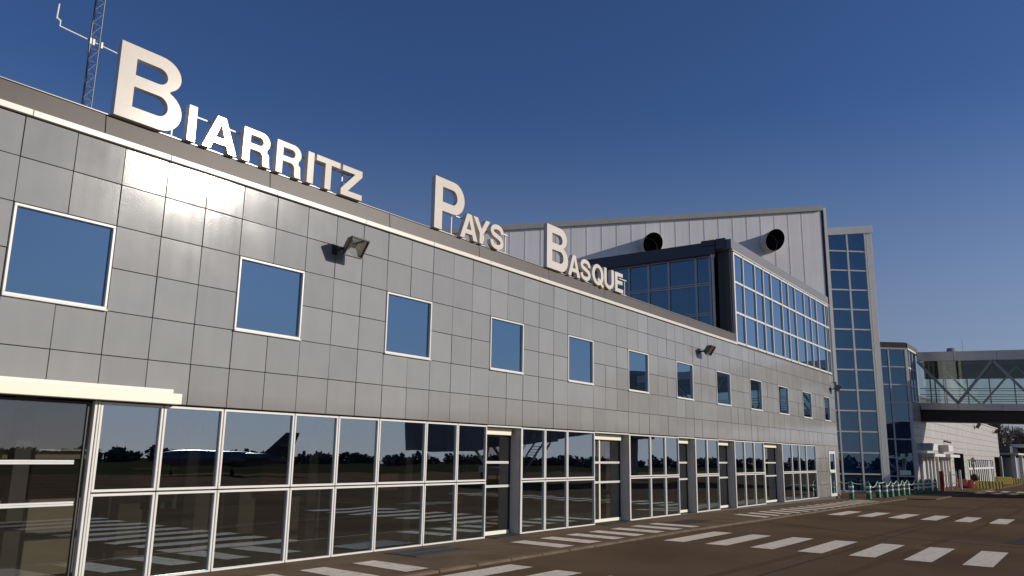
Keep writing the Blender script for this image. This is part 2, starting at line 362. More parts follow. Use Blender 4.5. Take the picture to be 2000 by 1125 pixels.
# ---------------------------------------------------------------- main terminal block
CT = [(0, -.02), (5, 5.02), (10, 10.02), (12, 12.015), (15, 14.98), (17, 16.96), (19, 18.945), (22, 21.9), (25, 24.88), (27, 26.88), (30, 29.85), (35, 34.94), (40, 40.09), (45, 45.25), (50, 50.48), (55, 55.79), (59, 59.05)]
def cx(c):
    if c <= 0: return .7 * (c - .02)
    for (a, xa), (b, xb) in zip(CT[:-1], CT[1:]):
        if c <= b: return .7 * (xa + (xb - xa) * (c - a) / (b - a))
    return .7 * 59.05
ROW = [6.321, 5.743, 5.107, 4.473, 3.837, 3.200, 2.565]
ROWL = [2.565, 1.92, 1.275, .64, .03]
XE = cx(59)
T = thing("terminal_building", "long two storey airport terminal with grey square panels and a ground floor of glass", "building", (15, 5, 0))
wins = [(5 * k, 5 * k + 2) for k in range(-3, 12)]
pb = MB()
def panel(x0, x1, z0, z1):
    g = .0055; d = [rnd.gauss(0, .0022) for _ in range(3)]
    y00 = -.022 + d[0] - d[1]; y10 = -.022 + d[0] + d[1]; y01 = -.022 + d[0] - d[1] + d[2]; y11 = -.022 + d[0] + d[1] + d[2]
    x0 += g; x1 -= g; z0 += g; z1 -= g
    pb.hexa([(x0, y00, z0), (x1, y10, z0), (x1, .02, z0), (x0, .02, z0), (x0, y01, z1), (x1, y11, z1), (x1, .02, z1), (x0, .02, z1)])
for c in range(-15, 59):
    for r in range(6):
        if r in (2, 3) and any(a <= c < b for a, b in wins): continue
        panel(cx(c), cx(c + 1), ROW[r + 1], ROW[r])
SDX0, SDX1 = 39.3, 40.55
xl = [37.06, 37.65, 38.2, 38.75, SDX0]
for i in range(4):
    for r in range(4): panel(xl[i], xl[i + 1], ROWL[r + 1], ROWL[r])
for r in range(4): panel(SDX1, XE, ROWL[r + 1], ROWL[r])
panel(SDX0, SDX1, 2.33, 2.565)
pb.build("wall", M["panel"], T, bevel=.004, seg=2)
bw = MB(); bw.box(-11, XE - .01, .021, .28, 2.56, 6.45); bw.box(37.05, XE - .01, .021, .28, -.4, 2.559); bw.box(XE - .25, XE - .01, .281, 9, -.4, 6.45)
bw.box(-11, -10.8, .281, 9, -.4, 6.45); bw.box(-10.79, XE - .26, 8.8, 9, -.4, 6.45); bw.box(-11, 37.04, .0, .3, -.4, .028)
bw.build("backing_wall", M["joint"], T)
ds = MB()
xs_ = [-11] + [-4.0, -1.95, .05, 2.10, 4.15, 6.3, 8.35, 10.4, 12.5, 14.5, 16.6, 18.6, 20.7, 22.7, 24.8, 26.74]
for a, b in zip(xs_[:-1], xs_[1:]): ds.box(a + .003, b - .003, -.075, .12, 6.335, 6.425)
ds.build("drip_edge", M["strip"], T, bevel=.006, seg=2)
fa = MB(); xs_ = [-11, -7.9, -4.9, -1.9, 1.05, 4.0, 7.0, 10.0, 13.0, 16.0, 19.0, 22.0, 25.0, 26.70]
for a, b in zip(xs_[:-1], xs_[1:]):
    fa.hexa([(a + .003, -.045, 6.426), (b - .003, -.045, 6.426), (b - .003, .3, 6.426), (a + .003, .3, 6.426), (a + .003, -.01, 6.735), (b - .003, -.01, 6.735), (b - .003, .3, 6.735), (a + .003, .3, 6.735)])
fa.build("parapet", M["fascia"], T, bevel=.006)
cpb = MB(); cpb.box(-11, 26.70, -.03, .34, 6.737, 6.75); cpb.build("parapet_cap", M["coping"], T)
rf = MB(); rf.box(-11, XE - .3, .31, 20, 6.2, 6.42); rf.build("roof", M["coping"], T)

def rect_window(parent, x0, x1, z0, z1):
    f = MB(); t = .037; g = .012
    f.frame((x0 + g, -.04, z0 + g), (1, 0, 0), (0, 0, 1), x1 - x0 - 2 * g, z1 - z0 - 2 * g, t, (0, 1, 0), .10)
    f.box(x0 + .005, x1 - .005, -.065, .0, z0 - .012, z0 + .011)
    fo = f.build("window", M["frame"], parent, bevel=.005)
    p = MB(); p.box(x0 + g + t - .004, x1 - g - t + .004, .012, .02, z0 + g + t - .004, z1 - g - t + .004)
    p.build("pane", M["pane"], fo)
for a, b in wins: rect_window(T, cx(a), cx(b), ROW[4], ROW[2])

bays = [[1.47, 2.44, 3.48, 4.91, 5.93, 6.99, 8.37, 9.40, 10.46], [11.85, 12.89, 13.95, 15.39], [17.46, 18.86, 19.93, 20.96], [22.35, 23.39, 24.45], [26.1, 27.16, 28.27, 29.44], [31.85, 33.24, 34.33, 35.47, 37.04]]
for bl in bays:
    for x0, x1 in zip(bl[:-1], bl[1:]):
        f = MB(); t = .036; g = .008
        for z0, z1 in ((.03, 1.275), (1.285, 2.545)):
            f.frame((x0 + g, -.03, z0 + .006), (1, 0, 0), (0, 0, 1), x1 - x0 - 2 * g, z1 - z0 - .012, t, (0, 1, 0), .075)
        fo = f.build("window", M["frame"], T, bevel=.004)
        for z0, z1 in ((.03, 1.275), (1.285, 2.545)):
            p = MB(); tl = rnd.gauss(0, .002)
            p.hexa([(x0 + g + t - .003, .005, z0 + .045), (x1 - g - t + .003, .005 + tl, z0 + .045), (x1 - g - t + .003, .013 + tl, z0 + .045), (x0 + g + t - .003, .013, z0 + .045),
                    (x0 + g + t - .003, .005, z1 - .045), (x1 - g - t + .003, .005 + tl, z1 - .045), (x1 - g - t + .003, .013 + tl, z1 - .045), (x0 + g + t - .003, .013, z1 - .045)])
            p.build("pane", M["shop"], fo)
for bl in bays:
    mu = MB()
    for x in bl: mu.box(x - .02, x + .02, .046, .12, .03, 2.55)
    mu.box(bl[0], bl[-1], .046, .10, 1.262, 1.298)
    mu.build("mullion_grid", M["dark"], T)

def sliding_door(x0, x1, stile, yy, header=True):
    d = MB(); ztop = 2.34 if header else 2.53
    d.frame((x0 + .02, yy - .02, .05), (1, 0, 0), (0, 0, 1), x1 - x0 - .04, ztop - .05, .035, (0, 1, 0), .05)
    fo = d.build("sliding_door", M["dark"], T)
    lf = MB(); lf.box(x0 + .02, x1 - .10, yy - .05, yy - .021, .05, .135)
    if stile:
        xm = x0 + (x1 - x0) * stile; lf.box(xm - .03, xm + .03, yy - .05, yy - .021, .136, ztop)
        lf.box(x0 + .02, x0 + .05, yy - .05, yy - .021, .136, ztop)
    lf.build("door_rail", M["header"], fo, bevel=.004)
    for zb in (1.70, 1.15):
        hb = MB(); x2 = x1 - (.18 if zb > 1.5 else .12)
        for dz in (0, .03): hb.box(x0 + .03, x2, yy - .075, yy - .051, zb + dz - .028, zb + dz)
        hb.build("push_bar", M["white"], fo, bevel=.004)
    p = MB(); p.box(x0 + .05, x1 - .05, yy + .002, yy + .01, .08, ztop - .03); p.build("pane", M["clear"], fo)
    if header:
        h = MB(); h.box(x0 + .01, x1 - .12, yy - .12, yy + .06, 2.345, 2.50); h.build("door_header", M["header"], fo, bevel=.006)
        j = MB(); j.box(x1 - .035, x1 - .001, .01, yy + .3, .03, 2.55); j.box(x0 + .001, x0 + .03, .01, yy + .3, .03, 2.55); j.box(x0 + .031, x1 - .036, .0, yy + .3, 2.515, 2.55)
        j.build("door_jamb", M["alu"], fo)
        t = MB(); t.frame((x0, -.03, .03), (1, 0, 0), (0, 0, 1), x1 - x0, 2.52, .03, (0, 1, 0), .035)
        t2 = MB(); t2.box(x0, x1, -.03, -.002, 2.52, 2.55); t2.box(x1 - .03, x1 + .004, -.03, -.002, .03, 2.519); t2.build("door_trim", M["frame"], fo)
for x0, x1, s in [(10.46, 11.85, 0), (15.39, 17.46, .36), (20.96, 22.35, .36), (24.45, 26.10, 0), (29.44, 31.85, .36)]: sliding_door(x0, x1, s, .30)
sliding_door(-1.4, 1.385, 0, .06, header=False)
ps = MB(); ps.box(1.39, 1.428, -.03, .06, .03, 2.55); ps.box(1.436, 1.466, -.04, .06, .03, 2.55); ps.build("door_post", M["frame"], T, bevel=.005)
cn = MB(); cn.box(-3.2, 2.61, -.20, -.03, 2.56, 2.72); cn.box(-3.2, 2.52, -.10, -.03, 2.722, 2.785); cn.build("entrance_canopy", M["header"], T, bevel=.008, seg=2)
bw2 = MB(); bw2.box(-11, -1.42, -.02, .27, .03, 2.55); bw2.build("end_wall", M["panel"], T)
sd = MB(); sd.frame((SDX0 + .02, -.05, .02), (1, 0, 0), (0, 0, 1), SDX1 - SDX0 - .04, 2.29, .15, (0, 1, 0), .08); sd.box(SDX0 + .17, SDX1 - .17, -.05, .03, 1.20, 1.36)
so_ = sd.build("service_door", M["white"], T, bevel=.006)
p = MB(); p.box(SDX0 + .16, SDX1 - .16, -.01, .0, .15, 2.2); p.build("pane", M["pane"], so_)
hd = MB(); hd.bar((SDX0 + .09, -.08, 1.05), (SDX0 + .09, -.08, 1.25), .03); hd.build("handle", M["steel"], so_)
# interior seen through the glass
i_ = MB(); i_.box(-3, 1.18, 1.7, 1.8, 0, 1.12); i_.box(1.36, 2.45, 1.7, 1.8, 0, 1.12); i_.box(-3, 2.45, 1.7, 1.8, 1.72, 2.6); i_.build("vestibule_wall", M["wallin"], T)
i_ = MB()
for k in range(11): i_.box(-3, 2.45, 1.72 + .006 * (k % 2), 1.80, 1.125 + k * .054, 1.175 + k * .054)
i_.build("vestibule_shutter", M["darkin"], T)
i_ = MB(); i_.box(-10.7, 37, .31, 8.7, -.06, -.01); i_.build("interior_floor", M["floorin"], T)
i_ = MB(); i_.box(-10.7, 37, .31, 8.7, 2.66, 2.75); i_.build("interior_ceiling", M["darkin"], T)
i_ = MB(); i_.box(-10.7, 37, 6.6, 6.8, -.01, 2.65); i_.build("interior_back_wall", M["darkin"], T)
i_ = MB()
for a, b in [(-3, 1.9), (2.3, 6.2), (6.9, 7.9)]: i_.box(a, b, 2.6, 2.72, 0, 1.18)
i_.build("low_partition", M["wallin"], T)
i_ = MB()
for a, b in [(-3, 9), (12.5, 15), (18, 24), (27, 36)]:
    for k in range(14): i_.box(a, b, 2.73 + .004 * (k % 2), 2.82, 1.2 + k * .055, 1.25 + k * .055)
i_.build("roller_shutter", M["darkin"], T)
i_ = MB()
for a, b in [(3.4, 4.3), (6.2, 7.4), (9.6, 10.3)]: i_.box(a, b, 2.45, 2.58, 1.0, 1.95)
i_.build("red_screen", M["redin"], T)
for x in [.95, 3.7, 6.35, 9.1, 11.9, 13.3, 18.2, 23.0, 28.0, 33.0]:
    i_ = MB(); i_.box(x, x + .22, 1.2, 1.42, 0, 2.65); i_.build("interior_column", M["colin"], T)
i_ = MB(); i_.box(11.2, 12.1, 1.6, 2.2, 0, .95); i_.box(11.15, 12.15, 1.55, 2.25, .955, .99); i_.build("counter", M["wood"], T, bevel=.01)
i_ = MB(); i_.box(3.2, 3.7, 1.25, 1.6, 0, .9); i_.box(3.15, 3.3, 1.2, 1.6, .905, 1.3); i_.bar((3.25, 1.2, 1.28), (3.9, 1.15, 1.2), .09); i_.build("weighing_stand", M["dark"], T, bevel=.02)

# door mats and drain grates
def grate(x0, x1, y0, y1, label):
    b = MB(); n = int((x1 - x0) / .05)
    for i in range(n + 1): b.box(x0 + i * .05, x0 + i * .05 + .022, y0, y1, PZ + .002, PZ + .012)
    for y in (y0, (y0 + y1) / 2 - .01, y1 - .02): b.box(x0, x1, y, y + .02, PZ + .003, PZ + .014)
    b.box(x0, x1, y0, y1, PZ + .0008, PZ + .0015)
    tag(b.build("floor_grate", M["grate"]), label, "floor grate", "steel grates set into the pavement")
grate(6.95, 8.6, -1.15, -.35, "wide steel floor grate in the pavement in front of the glass bays")
grate(10.55, 11.75, -.30, .2, "narrow steel floor grate at the sill of the single leaf sliding door")
grate(15.5, 17.3, -.30, .2, "narrow steel floor grate at the sill of the two leaf sliding door")

# ---------------------------------------------------------------- rooftop letters
def arc(cx_, cy_, rx, ry, a0, a1, n=14):
    return [(cx_ + rx * math.cos(rad(a0 + (a1 - a0) * i / n)), cy_ + ry * math.sin(rad(a0 + (a1 - a0) * i / n))) for i in range(n + 1)]
def stroke(pts, wd, sub=6):
    P = []
    n = len(pts)
    for i in range(n - 1):
        p0, p1, p2, p3 = pts[max(i - 1, 0)], pts[i], pts[i + 1], pts[min(i + 2, n - 1)]
        for k in range(sub):
            t = k / sub
            P.append(tuple(.5 * (2 * p1[d] + (p2[d] - p0[d]) * t + (2 * p0[d] - 5 * p1[d] + 4 * p2[d] - p3[d]) * t * t + (3 * p1[d] - p0[d] - 3 * p2[d] + p3[d]) * t ** 3) for d in (0, 1)))
    P.append(pts[-1]); L, R = [], []
    for i, q in enumerate(P):
        a = P[max(i - 1, 0)]; b = P[min(i + 1, len(P) - 1)]; dx, dy = b[0] - a[0], b[1] - a[1]; l = math.hypot(dx, dy)
        L.append((q[0] - dy / l * wd / 2, q[1] + dx / l * wd / 2)); R.append((q[0] + dy / l * wd / 2, q[1] - dx / l * wd / 2))
    return L + R[::-1]
GL = {}
GL['B'] = (.88, [[(0, 0)] + arc(.58, .28, .30, .28, -90, 68) + arc(.54, .765, .29, .235, -58, 90) + [(0, 1)],
                 [(.215, .18)] + arc(.55, .315, .13, .135, -90, 90) + [(.215, .45)],
                 [(.215, .61)] + arc(.52, .72, .12, .11, -90, 90) + [(.215, .83)]])
GL['P'] = (.85, [[(0, 0), (.215, 0), (.215, .37)] + arc(.53, .685, .32, .315, -90, 90) + [(0, 1)],
                 [(.215, .545)] + arc(.50, .69, .135, .145, -90, 90) + [(.215, .835)]])
GL['I'] = (.24, [[(0, 0), (.24, 0), (.24, 1), (0, 1)]])
GL['A'] = (1.03, [[(0, 0), (.245, 0), (.315, .20), (.715, .20), (.785, 0), (1.03, 0), (.645, 1), (.385, 1)], [(.38, .38), (.65, .38), (.515, .76)]])
GL['R'] = (.92, [[(0, 0), (.23, 0), (.23, .40), (.46, .40)] + arc(.50, .26, .15, .14, 80, 0, 6) + [(.655, .10), (.68, 0), (.93, 0), (.90, .06), (.88, .25)] + arc(.72, .30, .16, .15, 0, 60, 5) + arc(.59, .72, .30, .28, -45, 90) + [(0, 1)],
                 [(.23, .575)] + arc(.53, .70, .13, .125, -90, 90) + [(.23, .825)]])
GL['T'] = (.95, [[(.355, 0), (.595, 0), (.595, .81), (.95, .81), (.95, 1), (0, 1), (0, .81), (.355, .81)]])
GL['Z'] = (.90, [[(0, 0), (.9, 0), (.9, .19), (.30, .19), (.88, .80), (.88, 1), (.04, 1), (.04, .81), (.57, .81), (0, .20)]])
GL['Y'] = (1.05, [[(.405, 0), (.645, 0), (.645, .40), (1.05, 1), (.785, 1), (.525, .59), (.265, 1), (0, 1), (.405, .40)]])
GL['E'] = (.80, [[(0, 0), (.80, 0), (.80, .19), (.235, .19), (.235, .42), (.74, .42), (.74, .60), (.235, .60), (.235, .81), (.78, .81), (.78, 1), (0, 1)]])
GL['U'] = (.94, [[(0, 1)] + [(0, .36)] + arc(.47, .36, .47, .375, 180, 360) + [(.94, 1), (.71, 1)] + [(.71, .36)] + arc(.47, .36, .24, .19, 360, 180) + [(.23, 1)]])
GL['Q'] = (1.10, [arc(.53, .5, .53, .515, 0, 360, 40)[:-1], arc(.53, .5, .295, .335, 0, 360, 34)[:-1]])
QT = [(.50, .27), (.62, .38), (1.10, .02), (.98, -.10)]
GL['S'] = (.88, [stroke([(.775, .665), (.75, .79), (.63, .885), (.45, .915), (.27, .885), (.145, .80), (.12, .70), (.20, .605), (.38, .545), (.57, .49), (.72, .41), (.775, .29), (.73, .18), (.60, .105), (.44, .085), (.27, .115), (.145, .20), (.115, .335)], .195)])
LY0, LY1 = -.10, .012
def letter(ch, x, z, h, wpx, parent):
    wn, loops = GL[ch]; sx = wpx / wn
    def mk(loops, depth0, depth1):
        cu = bpy.data.curves.new("letter_outline", 'CURVE'); cu.dimensions = '2D'; cu.fill_mode = 'BOTH'
        cu.extrude = abs(depth1 - depth0) / 2 - .004; cu.bevel_depth = .004; cu.bevel_resolution = 1; cu.offset = -.004
        for lp in loops:
            s = cu.splines.new('POLY'); s.points.add(len(lp) - 1); s.use_cyclic_u = True
            for i, (a, b) in enumerate(lp): s.points[i].co = (a * sx, b * h, 0, 1)
        ob = bpy.data.objects.new("tmp", cu); COL.objects.link(ob)
        dg = bpy.context.evaluated_depsgraph_get(); me = bpy.data.meshes.new_from_object(ob.evaluated_get(dg))
        bpy.data.objects.remove(ob); bpy.data.curves.remove(cu)
        return me
    me = mk(loops, LY0, LY1)
    bm = bmesh.new(); bm.from_mesh(me)
    if ch == 'Q':
        m2 = mk([QT], LY0, LY1 - .01); bm.from_mesh(m2); bpy.data.meshes.remove(m2)
        n = len(me.vertices)
        bm.verts.ensure_lookup_table()
        for v in bm.verts[n:]: v.co.z += .0015
    bm.transform(Matrix(((1, 0, 0, x), (0, 0, -1, (LY0 + LY1) / 2), (0, 1, 0, z), (0, 0, 0, 1))))
    for f in bm.faces:
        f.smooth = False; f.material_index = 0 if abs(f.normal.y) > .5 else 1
    bm.to_mesh(me); bm.free()
    me.materials.clear(); me.materials.append(M["letter"]); me.materials.append(M["lside"])
    me.name = "letter"
    o = bpy.data.objects.new("letter", me); COL.objects.link(o); link(o, parent)

ZB = 6.752; HS, HB = .605, 1.20
words = [("BIARRITZ", "first", [('B', 1.11, 1.07, 1), ('I', 2.30, .15, 0), ('A', 2.58, .65, 0), ('R', 3.345, .57, 0), ('R', 4.04, .57, 0), ('I', 4.74, .15, 0), ('T', 4.945, .59, 0), ('Z', 5.57, .555, 0)], (2.02, 5.9)),
         ("PAYS", "middle", [('P', 8.29, 1.03, 1), ('A', 9.19, .64, 0), ('Y', 9.665, .64, 0), ('S', 10.32, .54, 0)], (8.5, 11.2)),
         ("BASQUE", "last", [('B', 12.79, 1.06, 1), ('A', 13.86, .63, 0), ('S', 14.51, .56, 0), ('Q', 15.16, .69, 0), ('U', 15.87, .58, 0), ('E', 16.535, .50, 0)], (13.75, 17.5))]
for wd, pos, ls, (ra, rb) in words:
    t = thing("rooftop_sign", {"first": "longest cream roof sign, large B and small letters reading BIARRITZ",
                               "middle": "shortest cream roof sign, large P and small letters reading PAYS",
                               "last": "cream roof sign reading BASQUE in front of the blue glass pavilion"}[pos], "sign", (ls[0][1], 0, ZB), "cream letter signs along the terminal parapet")
    for ch, x, wpx, big in ls: letter(ch, x, ZB, HB if big else HS, wpx, t)
    f = MB()
    f.box(ra + (.68 if wd == 'PAYS' else 0), rb, .03, .06, ZB + .48, ZB + .51); f.box(ra, rb, .03, .06, ZB + .005, ZB + .035)
    xp = rb - .07
    for x in {"BIARRITZ": (2.12, 3.28, 5.72), "PAYS": (9.05, 10.25, xp), "BASQUE": (13.78, 15.8, xp)}[wd]: f.box(x, x + .03, .062, .09, ZB - .01, ZB + .53)
    f.build("support_frame", M["white"], t, bevel=.003)

# ---------------------------------------------------------------- floodlights on the wall
def floodlight(x, y, z, label, s=1.0):
    t = thing("floodlight", label, "floodlight", (x, y, z), "floodlights on the terminal walls")
    b = MB()
    # local: wall plate, arm, tilted box head facing down and outwards
    b.box(x - .06, x + .06, y - .03, y, z - .14, z + .06)
    b.bar((x, y - .02, z - .06), (x + .02, y - .22, z - .04), .05)
    b.bar((x - .02, y - .20, z - .05), (x + .30, y - .22, z - .02), .05)
    b.build("bracket", M["dark"], t)
    ax = Vector((1, 0, 0)); ay = Vector((0, -.56, .83)); az = Vector((0, .83, .56))  # ay: out along the lamp face, az: back of the lamp
    o = Vector((x - .02, y - .27, z - .17))
    W_, L_, D_ = .46 * s, .40 * s, .16 * s
    hb = MB()
    n = Vector((0, -.83, -.56))
    q = [o, o + ax * W_, o + ax * W_ + ay * L_, o + ay * L_]
    i_ = .07
    top = [o + az * D_ + ax * i_ + ay * .06, o + az * D_ + ax * (W_ - i_) + ay * .06, o + az * D_ + ax * (W_ - i_) + ay * (L_ - .10), o + az * D_ + ax * i_ + ay * (L_ - .10)]
    hb.add(q + top, [(4, 5, 6, 7), (0, 1, 5, 4), (1, 2, 6, 5), (2, 3, 7, 6), (3, 0, 4, 7)])
    hb.frame(o + n * .035, ax, ay, W_, L_, .03, -n, .035)
    h = hb.build("housing", M["lampb"], t, bevel=.008)
    r = MB(); c = o + az * .10 + ax * W_ / 2 + ay * L_ / 2
    for k in range(4):
        a, d = q[k], q[(k + 1) % 4]
        r.add([a.lerp(c, .06), d.lerp(c, .06), c + (d - c) * .25, c + (a - c) * .25], [(0, 1, 2, 3)])
    r.add([c + (a - c) * .25 for a in q], [(0, 1, 2, 3)])
    r.build("reflector", M["reflector"], h)
    g = MB(); g.add([a.lerp(o + ax * W_ / 2 + ay * L_ / 2, .06) + n * .012 for a in q], [(0, 1, 2, 3)])
    g.build("lens", M["clear"], h, recalc=False)
    return t
floodlight(5.58, -.005, 5.70, "brown box floodlight on panels under the end of BIARRITZ sign")
floodlight(22.9, -.005, 5.68, "black box floodlight on panels near the end of the brown parapet")
floodlight(40.55, -.005, 5.62, "black floodlight at the far corner of the panelled facade")

# ---------------------------------------------------------------- lattice mast
t = thing("lattice_mast", "slim grey lattice radio mast with side antenna rising behind the parapet", "mast", (2.02, 3.0, 6.4))
MX, MY, MZ0, MZ1 = 2.09, 3.0, 6.4, 14.0
cs = [(-.085, -.05), (.085, -.05), (0, .10)]
lean = (0.0, 0)
def mp(k, z): return Vector((MX + cs[k][0], MY + cs[k][1], z))
for k in range(3):
    b = MB(); b.tube(mp(k, MZ0), mp(k, MZ1), .011, n=8); b.build("leg", M["steel"], t)
b = MB(); z = MZ0; i = 0
while z < MZ1 - .3:
    for k in range(3):
        b.tube(mp(k, z), mp((k + 1) % 3, z + .25), .0035, n=5); b.tube(mp(k, z), mp((k + 1) % 3, z), .003, n=5)
    z += .25
b.build("lattice", M["steel"], t)
b = MB(); b.tube((1.46, 2.97, 9.33), (2.75, 2.97, 9.25), .015, n=8); b.tube((1.46, 2.97, 9.32), (1.46, 2.97, 9.45), .015, n=8); b.tube((1.46, 2.97, 9.42), (1.39, 2.97, 9.47), .02, n=8); b.tube((1.39, 2.97, 9.44), (1.40, 2.97, 9.74), .018, n=8)
b.build("antenna", M["white"], t)
for x in (1.99, 2.05, 2.20):
    b = MB(); b.box(x, x + .035, 2.93, 3.0, 9.22, 9.34); b.build("clamp", M["white"], t)
b = MB(); pts = [Vector((2.0 + .02 * math.sin(k * 1.3), 2.93, 6.4 + k * .35)) for k in range(22)]
for a, c in zip(pts[:-1], pts[1:]): b.tube(a, c, .009, n=5)
b.build("cable", M["rubber"], t)
b = MB(); b.tube(mp(0, 9.05), (-6, 6, 6.5), .003, n=4); b.tube(mp(0, 12.6), (-9, 7, 6.5), .003, n=4); b.tube(mp(1, 12.6), (6, 9, 6.5), .003, n=4); b.build("guy_wire", M["steel"], t)

# ---------------------------------------------------------------- glazed pavilion on the roof
t = thing("glass_pavilion", "blue glass upper storey with white mullions above the panelled facade", "building", (34, 6, 6.4))
PX0, PX1 = 26.78, 41.36
ZR = [6.44, 7.68, 8.95, 10.16]
pm = [26.80, 27.88, 29.31, 30.41, 31.46, 32.97, 33.95, 35.05, 36.55, 37.69, 38.75, 40.35, 41.34]
f = MB()
for i, x in enumerate(pm):
    wv = .034 if 0 < i < len(pm) - 1 else .06
    f.box(x - wv, x + wv, -.04, .08, ZR[0], ZR[-1])
for z in ZR:
    for a, c in zip(pm[:-1], pm[1:]): f.box(a + .035, c - .035, -.025, .078, z - .045, z + .045)
f.box(26.62, 41.40, -.07, .078, ZR[-1] + .056, ZR[-1] + .10)
fo = f.build("front_frame", M["white"], t, bevel=.008)
for a, c in zip(pm[:-1], pm[1:]):
    for z0, z1 in zip(ZR[:-1], ZR[1:]):
        p = MB(); tl = rnd.gauss(0, .003); p.hexa([(a + .04, .02, z0 + .05), (c - .04, .02 + tl, z0 + .05), (c - .04, .03 + tl, z0 + .05), (a + .04, .03, z0 + .05), (a + .04, .02, z1 - .05), (c - .04, .02 + tl, z1 - .05), (c - .04, .03 + tl, z1 - .05), (a + .04, .03, z1 - .05)])
        p.build("pane", M["blue"], fo)
f = MB(); ym = [.97, 1.59, 2.83, 3.78, 4.73, 5.7, 6.9, 8.0, 9.2, 10.4, 11.6]
for y in ym: f.box(26.70, 26.80, y - .045, y + .045, 6.4, 10.12)
for z in ZR[1:]:
    for a, c in zip(ym[:-1], ym[1:]): f.box(26.715, 26.79, a + .046, c - .046, z - .075, z - .015); f.box(26.715, 26.79, a + .046, c - .046, z + .015, z + .06)
so2 = f.build("side_frame", M["alu"], t)
p = MB(); p.box(26.76, 26.77, .97, 11.6, 6.42, 10.1); p.build("pane", M["tower"], so2)
f = MB(); f.box(26.50, 41.38, -.06, .30, 10.265, 10.68); f.box(26.62, 41.38, .301, 11.9, 10.265, 10.62); f.build("roof_slab", M["dcoping"], t, bevel=.01)
f = MB(); f.box(26.46, 26.60, .62, 12, 10.13, 10.66); f.box(26.40, 26.60, .60, 1.2, 10.50, 10.72); f.box(26.44, 26.66, .16, .58, 10.30, 10.74); f.build("side_coping", M["navy"], t, bevel=.01)
f = MB(); f.box(26.72, 26.95, .30, .62, 6.42, 10.26); f.build("corner_recess", M["dark"], t)
f = MB(); f.box(26.64, 26.90, .085, .28, 6.42, 10.26); f.build("corner_pilaster", M["fascia"], t)
f = MB(); f.tube((26.62, .80, 6.45), (26.62, .80, 9.95), .055, n=12); f.lathe((26.62, .80, 9.95), [(.055, 0), (.11, .12), (.11, .22)], n=12); f.build("drain_pipe", M["white"], t)
f = MB(); f.box(26.95, 41.3, .6, 11.6, 6.43, 6.46); f.box(26.95, 41.3, 11.5, 11.7, 6.46, 10.2); f.build("interior", M["darkin"], t)

# ---------------------------------------------------------------- departure hall with ribbed cladding
D140 = Vector((-.7133, .7009, 0)); NOUT = Vector((-.7009, -.7133, 0)); NIN = -NOUT
HC = Vector((41.09, 0.02, 0))
t = thing("departure_hall", "tall hall clad in ribbed grey metal with sloping roof edge", "building", (38, 10, 0))
L_ = 27.0
def htop(s): return 15.66 - .127 * s
b = MB(); p0 = HC; p1 = HC + D140 * L_; p2 = p1 + NIN * 28; p3 = HC + NIN * 28
def zz(v, z): return Vector((v.x, v.y, z))
b.hexa([zz(p0, 6.0), zz(p3, 6.0), zz(p2, 6.0), zz(p1, 6.0), zz(p0, htop(0)), zz(p3, htop(0)), zz(p2, htop(L_)), zz(p1, htop(L_))])
for k in range(1, 33):
    s = .35 + k * .832
    if s > L_: break
    q = HC + D140 * s
    b.obox(zz(q, 6.0), D140 * .022, NOUT * .008, Vector((0, 0, htop(s) - 6.0)))
    b.obox(zz(q + D140 * .06, 6.0), D140 * .010, NOUT * .004, Vector((0, 0, htop(s) - 6.0)))
b.build("wall", M["clad"], t)
b = MB(); o0 = zz(HC + NOUT * .12 - D140 * .02, htop(0) + .003); o1 = zz(HC + NOUT * .12 + D140 * L_, htop(L_) + .003)
b.obox(o0, o1 - o0, NIN * 28.2, Vector((0, 0, .29))); b.build("roof_edge", M["roofedge"], t, bevel=.01)
b = MB(); b.obox(zz(HC - D140 * .30 + NOUT * .05, 6.0), D140 * .16, NIN * .3, Vector((0, 0, 9.85))); b.obox(zz(HC - D140 * .139 + NOUT * .03, 6.0), D140 * .13, NIN * .3, Vector((0, 0, 4.3))); b.build("corner_trim", M["white"], t)
b = MB(); b.obox(zz(HC - D140 * .13 + NOUT * .0, 10.31), D140 * .12, NIN * .3, Vector((0, 0, 5.4))); b.build("corner_gap", M["dark"], t)
for s, z in ((10.28, 12.92), (3.3, 13.55)):
    c = zz(HC + D140 * s, z); d = (NOUT + Vector((0, 0, 0))).normalized()
    b = MB(); R_ = .55
    a1 = D140; b1 = Vector((0, 0, 1)); n = 28; vs = []
    for (r, base) in ((R_, 0), (R_, 1), (R_ - .01, 1), (R_ - .01, 0)):
        for i in range(n):
            th = 2 * math.pi * i / n; co = a1 * math.cos(th) * r + b1 * math.sin(th) * r
            ln = (.80 + .30 * math.sin(th)) if base else 0.0
            vs.append(c + co + d * ln)
    fs = []
    for k in range(3):
        for i in range(n): fs.append((k * n + i, k * n + (i + 1) % n, (k + 1) * n + (i + 1) % n, (k + 1) * n + i))
    b.add(vs, fs, True)
    do = b.build("air_duct", M["alu"], t); n0 = n
    b = MB(); vs = []
    for base in (0, 1):
        for i in range(n):
            th = 2 * math.pi * i / n; vs.append(c + a1 * math.cos(th) * (R_ - .012) + b1 * math.sin(th) * (R_ - .012) + d * ((.795 + .30 * math.sin(th)) if base else .03))
    b.add(vs, [(i, (i + 1) % n, (i + 1) % n + n, i + n) for i in range(n)], True)
    b.add([c + d * .03 + (a1 * math.cos(2 * math.pi * i / n) + b1 * math.sin(2 * math.pi * i / n)) * (R_ - .05) for i in range(n)], [tuple(range(n))])
    b.build("duct_lining", M["black"], do)

